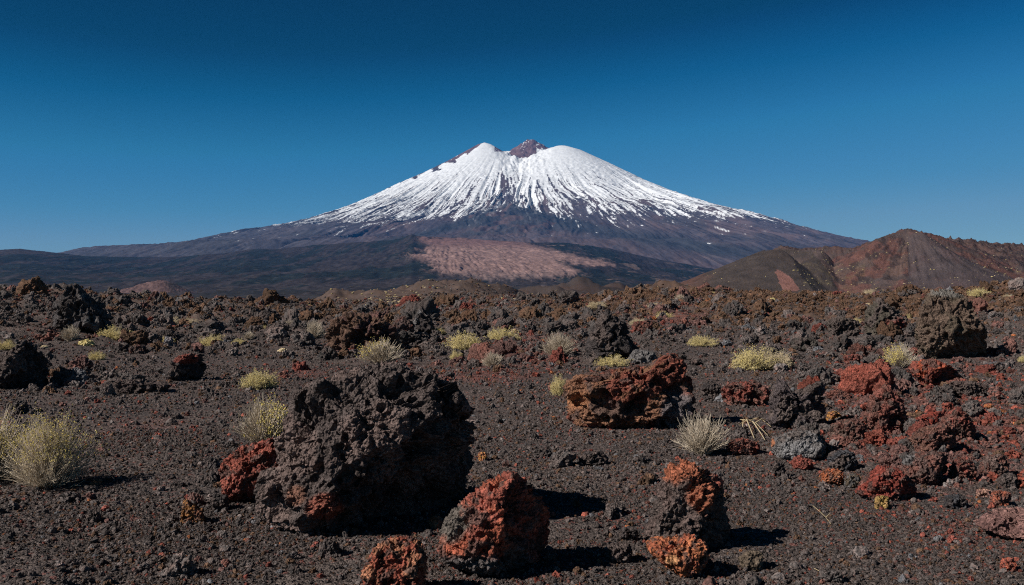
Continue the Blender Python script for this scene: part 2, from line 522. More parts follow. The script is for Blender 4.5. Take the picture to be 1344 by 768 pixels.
    n1 = fbm3(q[:, 0] * 1.5, q[:, 1] * 1.5, q[:, 2] * 1.5, 4, seed + 40)
    t = smooth(-.12, .12, n1 + (frac - .5) * .9)
    colr = lerp(cA, cB, t[:, None])
    if cA[0] / cA[1] > 1.9:
        n3 = fbm3(q[:, 0] * 3.2, q[:, 1] * 3.2, q[:, 2] * 3.2, 4, seed + 44)
        colr = lerp(colr, np.array([.085, .058, .05]), (smooth(.08, .34, n3) * .8)[:, None])
    uu = CX + F * (p2[:, 0] + x0) / (p2[:, 1] + d); vv = CY - F * (p2[:, 2] + z0 - EYE) / (p2[:, 1] + d)
    for (su, sv, ru, rv, sc) in spots:
        t = smooth(1.25, .7, np.sqrt(((uu - su) / ru) ** 2 + ((vv - sv) / rv) ** 2) + n1 * .5)
        colr = lerp(colr, np.array(sc), t[:, None])
    n2 = fbm3(q[:, 0] * 7, q[:, 1] * 7, q[:, 2] * 7, 2, seed + 50)
    colr = colr * (1 + .22 * n2 + .15 * n1)[:, None]
    me = new_mesh(name, p2, f, level >= 6, np.clip(colr, .01, 1), M_HERO)
    o = link(name, me); o.location = (x0, d, z0 - lift)
    tag(o, label, cat, group)
    NEAR_ROCKS.append((x0, d, max(W * .5, dy_half) * .95))
    return o

def box(x0, x1, y0, y1, seed=0, n=9, lean=0.0):
    """irregular outline inside a pixel box"""
    r = np.random.default_rng(seed + 1000)
    cx, cy = (x0 + x1) / 2, (y0 + y1) / 2; P = []
    for i in range(n):
        a = 2 * math.pi * i / n + r.uniform(-.2, .2)
        k = r.uniform(.84, 1.08)
        X = math.copysign(abs(math.cos(a)) ** .8, math.cos(a)) * k; Y = math.copysign(abs(math.sin(a)) ** .8, math.sin(a)) * k
        P.append((X, Y))
    P = np.array(P)
    P[:, 0] = (P[:, 0] - P[:, 0].min()) / np.ptp(P[:, 0]); P[:, 1] = (P[:, 1] - P[:, 1].min()) / np.ptp(P[:, 1])
    return np.column_stack([x0 + P[:, 0] * (x1 - x0) + lean * (1 - P[:, 1]) * (x1 - x0), y0 + P[:, 1] * (y1 - y0)])

DK = (.098, .074, .066); DK2 = (.060, .049, .047); WARM = (.15, .10, .086); R1 = (.27, .080, .056); R2 = (.20, .062, .047); R3 = (.155, .070, .055)
O1 = (.34, .14, .075); O2 = (.46, .215, .065); G1 = (.145, .132, .128); B1 = (.17, .105, .07); OL = (.118, .088, .064); PK = (.24, .13, .11)

hero("boulder", "big dark craggy boulder with a deep shadowed overhang on its right, largest in the scene",
     [(330, 615), (354, 611), (356, 586), (376, 538), (383, 513), (397, 500), (434, 491), (467, 480), (496, 473), (525, 473), (554, 485), (583, 489), (609, 511), (622, 538), (629, 567), (625, 597), (613, 637), (593, 668), (580, 700), (540, 716), (489, 712), (416, 710), (361, 701), (334, 673)],
     (.088, .067, .061), (.128, .09, .079), .5, depth=.80, planes=[(.62, -.50, -.60, .40), (-.40, -.72, .34, .66), (.1, -.5, .8, .84)], level=9, seed=11, pits=.11, rough=.050, holes=.085,
     spots=[(424, 668, 20, 15, (.22, .075, .052)), (388, 650, 12, 12, (.17, .085, .06))], cat="boulder", base=704)
hero("lava_rock", "red porous slab touching the left side of the big dark boulder",
     [(286, 611), (300, 597), (314, 586), (363, 571), (375, 600), (370, 652), (345, 664), (325, 661), (292, 646)], R1, R2, .4, .6, level=7, seed=12, planes=[(.5, -.3, -.8, .45)])
hero("lava_rock", "red topped rounded boulder with a grey left flank in front of the big dark boulder",
     [(578, 690), (585, 676), (611, 650), (649, 622), (673, 615), (692, 628), (705, 644), (722, 668), (722, 708), (700, 752), (665, 764), (627, 755), (590, 747), (570, 722)],
     R1, (.30, .085, .05), .4, .85, level=7, seed=13, planes=[(.9, -.42, -.05, .42)], spots=[(590, 685, 24, 34, (.12, .10, .085)), (620, 745, 60, 18, (.10, .085, .082)), (675, 740, 20, 20, (.09, .075, .07))], cat="boulder")
hero("lava_rock", "orange red porous rock cut by the bottom edge, below the big dark boulder",
     [(472, 753), (491, 716), (510, 705), (531, 701), (553, 708), (562, 730), (560, 770), (545, 786), (500, 790), (478, 775)],
     (.25, .07, .045), (.30, .13, .075), .5, .8, level=7, seed=14, base=786)
hero("lava_rock", "dark conical rock capped with orange lava behind the orange front boulder",
     [(843, 697), (858, 655), (864, 632), (877, 605), (892, 601), (905, 603), (932, 617), (950, 628), (952, 655), (959, 685), (960, 716), (936, 729), (875, 731), (850, 722)],
     DK, (.10, .07, .062), .4, .8, level=7, seed=15, planes=[(.9, -.35, .05, .45)], cluster=2.2,
     spots=[(892, 616, 28, 20, (.30, .10, .055)), (922, 640, 20, 30, (.30, .105, .06)), (945, 625, 10, 15, R1)], cat="boulder")
hero("lava_rock", "bright orange porous boulder lying in front of the dark cone shaped rock",
     [(846, 714), (853, 703), (880, 703), (907, 699), (929, 712), (933, 733), (921, 752), (897, 762), (872, 743), (852, 728)],
     (.36, .125, .06), (.30, .09, .05), .4, .85, level=7, seed=16, pits=.06, spots=[(881, 735, 8, 5, (.5, .25, .12))])
hero("lava_rock", "small olive brown stone beside the shadow of the orange front boulder", box(968, 1003, 722, 752, 1), OL, OL, .5, .9, level=6, seed=17, pits=.03)
hero("lava_rock", "small brown pebbled stone left of the orange front boulder", box(794, 831, 711, 742, 2), (.09, .066, .06), DK, .5, .9, level=6, seed=18)
hero("lava_rock", "large rust red boulder with a pointed right end, a cave and a grey corner",
     [(738, 504), (747, 491), (778, 486), (825, 481), (856, 475), (870, 463), (882, 456), (894, 465), (906, 491), (914, 520), (914, 543), (898, 553), (856, 566), (804, 563), (752, 558), (739, 535)],
     (.19, .062, .042), (.19, .092, .055), .45, .7, level=8, seed=19, pits=.16, rough=.055, holes=.11, planes=[(.95, -.25, .0, .86)],
     spots=[(888, 540, 24, 26, (.12, .10, .10)), (758, 525, 16, 16, (.32, .14, .07))], cat="boulder")
hero("lava_rock", "black jagged tower of lava behind the large rust red boulder",
     [(768, 476), (767, 452), (776, 429), (788, 413), (796, 402), (807, 414), (823, 424), (828, 444), (841, 458), (838, 468), (822, 478)],
     DK2, DK, .4, .9, level=7, seed=20, cluster=2.6, planes=[(.9, -.3, -.1, .35)], base=476, cat="boulder")
hero("lava_rock", "bluish grey stone between the black tower and the rust red boulder", box(823, 862, 458, 481, 3), G1, G1, .5, .8, seed=21)
hero("lava_rock", "black craggy boulder cut by the left edge of the frame",
     [(-40, 470), (0, 468), (16, 456), (34, 444), (47, 451), (64, 474), (66, 498), (58, 510), (0, 514), (-40, 512)], DK2, DK, .4, .8, level=7, seed=22, cluster=2.4, cat="boulder", planes=[(.9, -.35, 0, .5)])
hero("lava_rock", "tall black rock with a knobbly top standing on the left ridge",
     [(66, 432), (69, 396), (83, 383), (89, 373), (99, 369), (112, 381), (122, 391), (141, 407), (157, 427), (150, 438), (80, 440)],
     DK2, (.075, .065, .064), .5, .8, level=7, seed=23, cluster=2.6, pits=.15, cat="boulder", spots=[(113, 388, 8, 5, G1), (120, 425, 10, 10, G1)])
hero("lava_rock", "dark red rock just left of the tall black rock's foot", box(43, 82, 428, 450, 4), R3, DK, .5, .8, seed=24)
hero("lava_rock", "black tilted block with a red top left of the bright yellow dome shrub",
     [(213, 487), (225, 473), (234, 467), (250, 462), (263, 464), (272, 480), (266, 497), (245, 503), (218, 501)], DK2, DK, .4, .8, seed=25, planes=[(.8, -.5, -.2, .3)], spots=[(243, 470, 16, 7, R2)])
hero("lava_rock", "wide brown boulder with two black hollows behind the big dark boulder",
     [(424, 464), (426, 438), (434, 418), (455, 408), (486, 412), (507, 420), (522, 430), (538, 454), (533, 464), (480, 468)], (.12, .07, .05), (.10, .055, .05), .5, .8, level=7, seed=26, pits=.24, cluster=1.8, cat="boulder", planes=[(.9, -.4, 0, .7)])
hero("lava_rock", "black pointed crag behind the wide brown boulder", [(540, 428), (548, 408), (554, 401), (567, 418), (572, 432), (566, 444), (545, 444)], DK2, G1, .3, .9, seed=27)
hero("lava_rock", "reddish dark rock between the wide brown boulder and the black crag", box(515, 545, 414, 446, 5), R3, (.09, .06, .055), .5, .8, seed=28)
hero("lava_rock", "small black stone on the flat right of the wide brown boulder", box(571, 593, 449, 461, 6), DK2, R3, .3, .8, seed=29)
hero("lava_rock", "huge brown olive boulder with a dark cleft, on the right slope",
     [(1200, 434), (1207, 404), (1215, 388), (1221, 379), (1246, 379), (1263, 386), (1275, 392), (1282, 412), (1297, 433), (1295, 451), (1282, 470), (1262, 474), (1244, 466), (1222, 462), (1202, 452)],
     OL, (.125, .085, .064), .5, .6, level=7, seed=30, cat="boulder", planes=[(.25, -.7, -.75, .48)], spots=[(1245, 383, 26, 7, (.15, .135, .12))])
hero("lava_rock", "olive grey craggy rock with a red right flank beside the huge brown boulder",
     [(1130, 436), (1135, 407), (1145, 396), (1154, 388), (1167, 399), (1182, 407), (1193, 417), (1184, 446), (1156, 450), (1134, 448)], (.09, .075, .06), DK, .4, .8, level=7, seed=31, cluster=2.2, spots=[(1180, 430, 16, 16, R2)])
hero("lava_rock", "bright red slab with a black shadowed right end below the huge brown boulder",
     [(1186, 488), (1197, 473), (1224, 470), (1251, 480), (1266, 497), (1258, 510), (1235, 514), (1207, 502)], R1, (.30, .075, .04), .5, .8, level=7, seed=32, planes=[(.5, -.75, -.4, .25)])
hero("lava_rock", "small dark red rock touching the foot of the huge brown boulder", box(1196, 1240, 453, 473, 7), R3, R2, .5, .8, seed=33)
hero("lava_rock", "dark forked rock with two horns beside the orange ball",
     [(996, 560), (1008, 535), (1012, 510), (1018, 499), (1027, 494), (1034, 503), (1040, 515), (1052, 508), (1069, 500), (1085, 497), (1082, 521), (1085, 548), (1075, 561), (1034, 566)],
     (.085, .066, .066), DK, .5, .75, level=7, seed=34, cluster=2.3, pits=.16, planes=[(.9, -.35, 0, .75)])
hero("lava_rock", "round bright ochre orange stone like a ball beside the forked rock", box(1084, 1105, 539, 557, 8), O2, O1, .4, .95, seed=35, pits=.02, rough=.03)
hero("lava_rock", "flat grey rock with a pale smooth face below the forked rock",
     [(1012, 573), (1034, 566), (1075, 563), (1086, 581), (1083, 600), (1064, 607), (1023, 605), (1012, 595)], (.13, .105, .095), G1, .4, .8, level=7, seed=36, rough=.04, pits=.02, spots=[(1046, 592, 26, 14, (.19, .18, .18)), (1014, 582, 4, 6, O1)])
hero("lava_rock", "dull red layered rock right of the flat grey rock", box(1088, 1137, 549, 583, 9), R3, (.12, .075, .06), .4, .8, seed=37)
hero("lava_rock", "dark red lump right of the rust red boulder, with a black hollow", box(945, 1013, 499, 535, 10), R2, R3, .4, .6, level=7, seed=38, pits=.2, cluster=2)
hero("lava_rock", "small deep red rock right of the grey dry bush", box(952, 999, 574, 600, 11), R2, R3, .4, .8, seed=39)
hero("lava_rock", "round orange scoria lump on the gravel below the flat grey rock", box(1073, 1109, 614, 641, 12), (.36, .11, .05), O1, .3, .9, level=7, seed=40)
hero("lava_rock", "small grey stone touching the round orange scoria lump", box(1107, 1129, 621, 643, 13), G1, OL, .5, .9, seed=41)
hero("lava_rock", "low red lobe shaped rock above the yellow ochre stone",
     [(1119, 648), (1128, 631), (1153, 609), (1179, 614), (1205, 632), (1203, 651), (1180, 661), (1138, 655)], (.23, .055, .04), R3, .4, .8, level=7, seed=42, planes=[(.6, -.7, -.2, .55)])
hero("lava_rock", "small yellow ochre stone in front of the red lobe rock", box(1147, 1168, 650, 672, 14), (.33, .21, .075), (.25, .15, .07), .4, .9, seed=43, pits=.03)
hero("lava_rock", "crimson slanted slab on top of the right rubble heap", [(1186, 567), (1197, 551), (1224, 537), (1238, 540), (1232, 556), (1205, 572)], (.24, .05, .035), R2, .4, .8, seed=44)
hero("lava_rock", "upright reddish boulder with a black right side topping the right rubble heap", [(1238, 560), (1240, 541), (1259, 531), (1271, 543), (1282, 562), (1280, 582), (1250, 586)], R3, R2, .4, .8, level=7, seed=45, planes=[(.9, -.35, 0, .4)])
hero("lava_rock", "broad brown red boulder in the middle of the right rubble heap", [(1190, 575), (1205, 562), (1240, 552), (1254, 560), (1257, 586), (1240, 600), (1200, 598)], (.16, .08, .06), R3, .5, .8, level=7, seed=46, planes=[(.6, -.7, -.2, .6)])
hero("lava_rock", "long reddish mound running down left of the rubble heap", [(1131, 550), (1142, 517), (1164, 501), (1188, 528), (1192, 548), (1180, 570), (1150, 574)], R3, (.18, .065, .05), .5, .8, level=7, seed=47, cluster=2.4)
hero("lava_rock", "dark red rock with grey top in front of the broad brown red boulder", [(1178, 625), (1186, 598), (1224, 590), (1245, 594), (1245, 616), (1232, 640), (1205, 640)], R3, (.12, .07, .06), .5, .8, level=7, seed=48, planes=[(.8, -.55, -.1, .5)], spots=[(1190, 600, 10, 10, G1)])
hero("lava_rock", "dull crimson wedge right of the dark red rock in the heap", box(1245, 1284, 599, 638, 15), R3, R2, .4, .8, level=7, seed=49)
hero("lava_rock", "reddish brown stone near the right edge above the dark round stone", box(1282, 1326, 595, 631, 16), R3, WARM, .5, .8, level=7, seed=50)
hero("lava_rock", "dark charcoal stone between red rocks near the right edge", box(1309, 1339, 620, 644, 17), DK2, DK, .5, .9, seed=51, rough=.03)
hero("lava_rock", "dark blue grey stone below the dull crimson wedge", box(1238, 1272, 648, 671, 18), (.06, .058, .062), DK2, .5, .9, seed=52, rough=.03)
hero("lava_rock", "large flat pinkish slab cut by the lower right edge", [(1272, 690), (1286, 675), (1312, 665), (1344, 666), (1385, 672), (1390, 710), (1344, 715), (1307, 702)], PK, (.16, .085, .075), .5, .8, level=7, seed=53, pits=.04)
hero("lava_rock", "small orange red chip near the lower right corner", box(1312, 1335, 731, 753, 19), (.36, .10, .06), R1, .4, .8, seed=54)
hero("lava_rock", "pale pinkish stone above the flat pinkish slab", box(1281, 1302, 641, 656, 20), (.42, .24, .18), PK, .4, .8, seed=55)
hero("lava_rock", "rusty orange stone beside the pale pinkish stone", box(1297, 1328, 643, 668, 21), (.28, .09, .055), R3, .4, .8, seed=56)
hero("lava_rock", "orange red rock cut by the right edge of the frame", box(1335, 1372, 612, 646, 22), (.3, .08, .05), R1, .4, .8, seed=57)
hero("lava_rock", "small grey angular chip on the gravel at lower right", box(1224, 1239, 702, 714, 23), (.17, .165, .17), G1, .5, .8, seed=58, pits=.02)
hero("lava_rock", "orange brown lump alone on the gravel left of the big dark boulder", [(236, 686), (239, 657), (246, 654), (256, 662), (268, 668), (269, 684), (255, 690)], (.30, .14, .055), (.2, .09, .055), .4, .8, level=7, seed=59)
hero("lava_rock", "dark angular shard between the orange brown lump and the red slab", box(273, 302, 648, 673, 24, n=6), DK2, DK, .5, .8, seed=60, pits=.03, rough=.04)
hero("lava_rock", "small black rough stone on the gravel at lower left", box(113, 134, 669, 690, 25), DK2, DK, .5, .9, seed=61)
hero("lava_rock", "grey rock on the flat at right under the huge brown boulder", box(1290, 1320, 474, 492, 26), (.11, .10, .105), DK, .5, .8, seed=62)
hero("lava_rock", "low dark brown rock right of the bright red slab", box(1240, 1298, 499, 526, 27), (.09, .062, .055), DK, .5, .8, level=7, seed=63, cluster=2.4)
hero("lava_rock", "flat dark rock on the slope above the big yellow shrub", box(1038, 1075, 442, 464, 28), (.07, .06, .052), DK, .5, .8, seed=64)
hero("lava_rock", "jagged dark block below the cinder cones, left of the olive grey rock", box(1084, 1130, 415, 451, 29), DK, (.09, .07, .06), .5, .8, level=7, seed=65, cluster=2.4)
hero("lava_rock", "small crimson rock left of the pale yellow shrub on the right", box(1106, 1130, 464, 482, 30), R2, R3, .4, .8, seed=66)
hero("lava_rock", "dark rock with a deep shadow at the pointed end of the rust red boulder", box(919, 950, 499, 528, 31), DK2, DK, .5, .8, seed=67)
hero("lava_rock", "dark red hollow rock behind the black jagged tower", box(827, 858, 420, 446, 32), R3, R2, .4, .8, seed=68, pits=.2)
hero("lava_rock", "dark purple red rock left of the yellow shrub group at left", box(168, 195, 452, 468, 33), R3, DK, .5, .8, seed=69)
hero("lava_rock", "black flat block on the left ridge behind the small yellow shrubs", box(204, 243, 432, 452, 34), DK2, DK, .5, .8, seed=70)
hero("lava_rock", "black block on the ridge between grey dry shrubs", box(338, 370, 405, 432, 35), DK2, DK, .5, .9, seed=71)
hero("lava_rock", "brown pyramid shaped crag on the skyline right of the volcano", [(822, 388), (830, 378), (841, 371), (850, 379), (858, 388), (840, 391)], (.07, .048, .042), DK, .5, .9, seed=72, cluster=2, dist=110)
hero("lava_rock", "reddish broken crag on the skyline left of the cinder cones", [(905, 388), (912, 378), (928, 370), (936, 379), (942, 389), (922, 392)], (.10, .05, .042), R3, .5, .9, seed=73, cluster=2, dist=100)
hero("lava_rock", "dark small broken rock right of the reddish skyline crag", box(936, 962, 374, 391, 36), (.08, .055, .045), R3, .5, .9, seed=74, cluster=2, dist=98)
hero("lava_rock", "dark toothed rock on the gravel right of the red topped boulder", box(758, 800, 592, 614, 37), DK, DK2, .5, .8, seed=75)
hero("lava_rock", "low rugged grey brown stone pile left of the big dark boulder", box(130, 226, 497, 519, 38), DK, (.09, .066, .06), .5, .5, level=7, seed=76, cluster=3)
hero("lava_rock", "dark round stone at the lower right of the flat grey rock", box(1085, 1127, 590, 622, 39), (.06, .057, .062), DK, .5, .8, seed=77, rough=.03)
hero("lava_rock", "small brown stone on the gravel at right of the small olive stone", box(1012, 1032, 604, 628, 40), DK, DK2, .5, .9, seed=78)
hero("lava_rock", "tiny bright orange stone at the right foot of the big dark boulder", box(627, 640, 593, 608, 41), O1, O2, .4, .9, seed=79, level=5)
hero("lava_rock", "orange lump on the slope below the pinkish shrub", box(1040, 1062, 425, 434, 42), (.32, .08, .04), R1, .4, .8, seed=80, level=5)
hero("lava_rock", "dark clod in front of the grey dry bush shadow", box(812, 838, 690, 714, 43), DK, DK2, .5, .9, seed=81)
N_HERO = len(NEAR_ROCKS)

# ------------------------------------------------------------------ instancing of stuff through geometry nodes
def stuff_object(name, pts, rot, scl, idx, tint, protos, label=None):
    me = new_mesh(name, pts, np.zeros((0, 3), int))
    def attr(n, t, a, key):
        at = me.attributes.new(n, t, 'POINT'); at.data.foreach_set(key, np.ascontiguousarray(a).ravel())
    attr("rot", 'FLOAT_VECTOR', rot.astype(np.float32), "vector")
    attr("scl", 'FLOAT_VECTOR', scl.astype(np.float32), "vector")
    attr("idx", 'INT', idx.astype(np.int32), "value")
    attr("tint", 'FLOAT_VECTOR', tint.astype(np.float32), "vector")
    o = link(name, me); tag(o, kind="stuff")
    if label: tag(o, label, name.replace("_", " "))
    c = bpy.data.collections.new(name + "_shapes")
    for i, (pm, mt) in enumerate(protos):
        po = bpy.data.objects.new(f"{name}_shape_{i:02d}", pm); c.objects.link(po)
    ng = bpy.data.node_groups.new(name, 'GeometryNodeTree')
    ng.interface.new_socket("Geometry", in_out='INPUT', socket_type='NodeSocketGeometry')
    ng.interface.new_socket("Geometry", in_out='OUTPUT', socket_type='NodeSocketGeometry')
    n = ng.nodes; L = ng.links
    gi = n.new("NodeGroupInput"); go = n.new("NodeGroupOutput"); ip = n.new("GeometryNodeInstanceOnPoints")
    ci = n.new("GeometryNodeCollectionInfo"); ci.inputs["Collection"].default_value = c
    ci.inputs["Separate Children"].default_value = True; ci.inputs["Reset Children"].default_value = True
    def na(nm, t):
        a = n.new("GeometryNodeInputNamedAttribute"); a.data_type = t; a.inputs["Name"].default_value = nm; return a.outputs["Attribute"]
    e2r = n.new("FunctionNodeEulerToRotation")
    L.new(na("rot", 'FLOAT_VECTOR'), e2r.inputs[0])
    mp = n.new("GeometryNodeMeshToPoints"); L.new(gi.outputs[0], mp.inputs[0])
    L.new(mp.outputs[0], ip.inputs["Points"]); L.new(ci.outputs[0], ip.inputs["Instance"])
    ip.inputs["Pick Instance"].default_value = True
    L.new(na("idx", 'INT'), ip.inputs["Instance Index"]); L.new(e2r.outputs[0], ip.inputs["Rotation"])
    L.new(na("scl", 'FLOAT_VECTOR'), ip.inputs["Scale"]); L.new(ip.outputs[0], go.inputs[0])
    md = o.modifiers.new("scatter", 'NODES'); md.node_group = ng
    return o

def proto_mesh(name, seed, level, mat, **kw):
    p, f, c = proto_rock(seed, level, **kw)
    return new_mesh(name, p, f, level >= 5, c, mat)

def fan_points(n, r0, r1, g, half=.56):
    """n points in the view fan, even over the ground"""
    r = np.sqrt(g.uniform(r0 * r0, r1 * r1, n)); a = g.uniform(-half, half, n)
    return r * np.sin(a), r * np.cos(a)

def tints(x, y, g):
    n = len(x); rd = redness(x, y); br = brownness(x, y)
    patch = fbm2(x / 1.3, y / 1.3, 3, 171)
    c = np.ones((n, 3)) * BAS * 1.02
    q = g.random(n)
    c[q < .13] = (.15, .12, .11)
    c[(q >= .13) & (q < .155)] = GRY
    isb = g.random(n) < br * .8
    c[isb] = BRN * .95
    pr = np.clip(rd * 1.15 + patch * .5 * np.clip(rd * 3, 0, 1), .012, .92)
    isr = g.random(n) < pr * .6
    rr = np.array([R1, R2, R3, (.16, .085, .072), (.14, .075, .065)])[np.where(np.hypot(x, y) > 22, g.integers(1, 5, n), g.integers(0, 5, n))]
    c[isr] = rr[isr]
    o = g.random(n) < .001 + .008 * rd
    c[o] = ORG
    c = c * g.uniform(.72, 1.28, n)[:, None]
    return c

def clear_of_rocks(x, y, pad=.9, upto=None):
    ok = np.ones(len(x), bool)
    for (rx, ry, rr) in NEAR_ROCKS[:upto]:
        ok &= (x - rx) ** 2 + (y - ry) ** 2 > (rr * pad) ** 2
    return ok

g = np.random.default_rng(101)
# gravel: three grain sizes
X, Y, S = [], [], []
for (size, r0, r1, cov) in [(.0065, 3.6, 8.5, .30), (.010, 3.6, 13, .26), (.016, 3.8, 24, .11), (.028, 3.8, 42, .035)]:
    area = .56 * (r1 * r1 - r0 * r0)
    n = int(area * cov / (math.pi * size * size))
    x, y = fan_points(n, r0, r1, g)
    s = size * np.exp(g.normal(0, .28, n))
    keep = g.random(n) < np.clip(.72 + 1.0 * fbm2(x / 1.3, y / 1.3, 3, 301), .18, 1)
    X.append(x[keep]); Y.append(y[keep]); S.append(s[keep])
X, Y, S = map(np.concatenate, (X, Y, S))
Z = ground_z(X, Y) + S * .25
n = len(X)
protos = [(proto_mesh(f"gravel_shape_{i}", 200 + i, 3 if i % 2 else 3, M_INST_S, craggy=.55, grainy=.8, nplanes=4), None) for i in range(10)]
stuff_object("gravel", np.column_stack([X, Y, Z]), g.uniform(0, 6.28, (n, 3)), S[:, None] * g.uniform(.7, 1.25, (n, 3)), g.integers(0, 10, n), tints(X, Y, g), protos,
             "loose dark cinder gravel covering the lava plain")
print("gravel", n)

# ------------------------------------------------------------------ plants
def plant_mat(name, ca, cb, rough=.8):
    m, nt, b = mat_base(name); k = N(nt)
    g_ = k.n("ShaderNodeNewGeometry")
    n1 = k.noise(g_.outputs["Position"], 9, 2)
    w = k.n("ShaderNodeTexWhiteNoise", noise_dimensions='1D'); k.l(g_.outputs["Random Per Island"], w.inputs["W"])
    t = k.math('ADD', k.math('MULTIPLY', w.outputs["Value"], .6), k.mr(n1.outputs[0], .35, .65, 0, .4))
    k.l(k.mixc(t, ca, cb), b.inputs["Base Color"])
    b.inputs["Roughness"].default_value = rough
    return m
P_YEL = plant_mat("yellow_blossom", (.55, .43, .11), (.80, .64, .22))
P_OLI = plant_mat("yellow_green_foliage", (.48, .385, .16), (.80, .655, .32))
P_PALE = plant_mat("pale_foliage", (.44, .34, .20), (.74, .60, .38))
P_GRY = plant_mat("dry_twig_bark", (.40, .32, .24), (.72, .61, .47))
P_STR = plant_mat("straw", (.40, .31, .18), (.55, .43, .27))

def tubes(paths, rads):
    """paths: list of (k,3) points, rads: (k,) radii, three sided"""
    V, Fc, base = [], [], 0
    for P, R_ in zip(paths, rads):
        k = len(P); d = P[-1] - P[0]; d /= np.linalg.norm(d) + 1e-9
        a = np.cross(d, [.3, .5, .81]); a /= np.linalg.norm(a) + 1e-9; b = np.cross(d, a)
        ring = np.array([a, -.5 * a + .87 * b, -.5 * a - .87 * b])
        V.append((P[:, None, :] + ring[None] * R_[:, None, None]).reshape(-1, 3))
        i = np.arange(k - 1)[:, None] * 3; j = np.arange(3)[None]; j2 = (j + 1) % 3
        Fc.append(np.stack([i + j, i + j2, i + 3 + j2, i + 3 + j], -1).reshape(-1, 4) + base); base += 3 * k
    return np.concatenate(V), np.concatenate(Fc)

_oct = np.array([[1, 0, 0], [-1, 0, 0], [0, 1, 0], [0, -1, 0], [0, 0, 1], [0, 0, -1]], float)
_octf = np.array([[0, 2, 4], [2, 1, 4], [1, 3, 4], [3, 0, 4], [2, 0, 5], [1, 2, 5], [3, 1, 5], [0, 3, 5]])
def blobs(P, s, g):
    n = len(P); M = g.normal(size=(n, 3, 3)); Q, _ = np.linalg.qr(M)
    sc = s[:, None] * g.uniform(.6, 1.3, (n, 3))
    V = (np.einsum('nij,kj->nki', Q, _oct) * 1.0)
    V = V * sc[:, None, :] + P[:, None, :]
    Fc = (_octf[None] + (np.arange(n) * 6)[:, None, None]).reshape(-1, 3)
    return V.reshape(-1, 3), Fc

def make_shrub_meshes(seed, kind):
    """unit shrub: half width 1, height about 1; returns [(part name, mesh)]"""
    g = np.random.default_rng(seed); paths, rads, tips = [], [], []
    dome = kind in ('dome', 'pale')
    ns = {'dome': 260, 'pale': 260, 'dry': 420, 'mixed': 420, 'tall': 620}[kind]
    thick = {'dome': .009, 'pale': .009, 'dry': .0135, 'mixed': .013, 'tall': .0075}[kind]
    for i in range(ns):
        az = g.uniform(0, 2 * math.pi); el = math.acos(1 - g.uniform(0, 1) ** (.9)) if dome else g.uniform(.05, 1.35 if kind != 'tall' else 1.5)
        L = g.uniform(.72, 1.05) * (1 + .15 * math.sin(az * 3 + seed) + .13 * math.sin(az * 5 + el * 4 + seed * 2))
        dirv = np.array([math.sin(el) * math.cos(az), math.sin(el) * math.sin(az), math.cos(el) * 1.0 + .04])
        t = np.linspace(0, 1, 6)[:, None]
        P = dirv * t * L; P[:, 2] += (np.sin(t[:, 0] * 1.6) * .12 * math.sin(el) * L)
        P += np.cumsum(g.normal(0, .022, (6, 3)), 0); P[:, :2] += g.normal(0, .07, 2)
        P[:, 2] = np.maximum(P[:, 2], .01) - .03 * (1 - t[:, 0])
        r0 = thick * g.uniform(.7, 1.3)
        paths.append(P); rads.append(r0 * np.linspace(1, .45, 6)); tips.append(P[-1])
        for b in range(2 if not dome else 1):
            k = g.integers(2, 5); q = P[k]; dv = dirv + g.normal(0, .45, 3); dv[2] = abs(dv[2]); dv /= np.linalg.norm(dv)
            Lb = g.uniform(.15, .38); tt = np.linspace(0, 1, 4)[:, None]
            B = q + dv * tt * Lb; B[:, 2] += tt[:, 0] ** 2 * .05
            paths.append(B); rads.append(r0 * .7 * np.linspace(1, .5, 4)); tips.append(B[-1])
    V, Fc = tubes(paths, rads)
    tips = np.array(tips)
    out = [("stems", new_mesh("stems", V, Fc, True, None, P_GRY))]
    if kind == 'dome' or kind == 'pale':
        n = 5200; pick = tips[g.integers(0, len(tips), n)]
        P = pick * g.uniform(.72, 1.06, n)[:, None] + g.normal(0, .045, (n, 3)); P[:, 2] = np.abs(P[:, 2])
        V, Fc = blobs(P, np.full(n, .022) * g.uniform(.6, 1.4, n), g)
        out.append(("foliage", new_mesh("foliage", V, Fc, False, None, P_OLI if kind == 'dome' else P_PALE)))
    if kind in ('dome',):
        n = 350; pick = tips[g.integers(0, len(tips), n)]; pick = pick[pick[:, 2] > .3]; n = len(pick)
        P = pick * g.uniform(1.0, 1.08, n)[:, None] + g.normal(0, .035, (n, 3))
        V, Fc = blobs(P, np.full(n, .02), g); out.append(("blossom", new_mesh("blossom", V, Fc, False, None, P_YEL)))
    if kind == 'mixed':
        sel = tips[(tips[:, 2] > .25) & (tips[:, 0] + g.normal(0, .2, len(tips)) > .15)]
        n = 1000; pick = sel[g.integers(0, len(sel), n)]; P = pick + g.normal(0, .04, (n, 3))
        V, Fc = blobs(P, np.full(n, .022) * g.uniform(.6, 1.3, n), g); out.append(("blossom", new_mesh("blossom", V, Fc, False, None, P_YEL)))
    if kind == 'tall':
        sel = tips[tips[:, 2] > .30]
        n = 1500; pick = sel[g.integers(0, len(sel), n)]; P = pick * g.uniform(.82, 1.03, n)[:, None] + g.normal(0, .03, (n, 3))
        V, Fc = blobs(P, np.full(n, .0115) * g.uniform(.6, 1.4, n), g); out.append(("foliage", new_mesh("foliage", V, Fc, False, None, P_PALE)))
        sel = tips[tips[:, 2] > .50]
        n = 2600; pick = sel[g.integers(0, len(sel), n)]; P = pick * g.uniform(.95, 1.05, n)[:, None] + g.normal(0, .025, (n, 3))
        V, Fc = blobs(P, np.full(n, .011) * g.uniform(.6, 1.4, n), g); out.append(("blossom", new_mesh("blossom", V, Fc, False, None, P_YEL)))
    return out
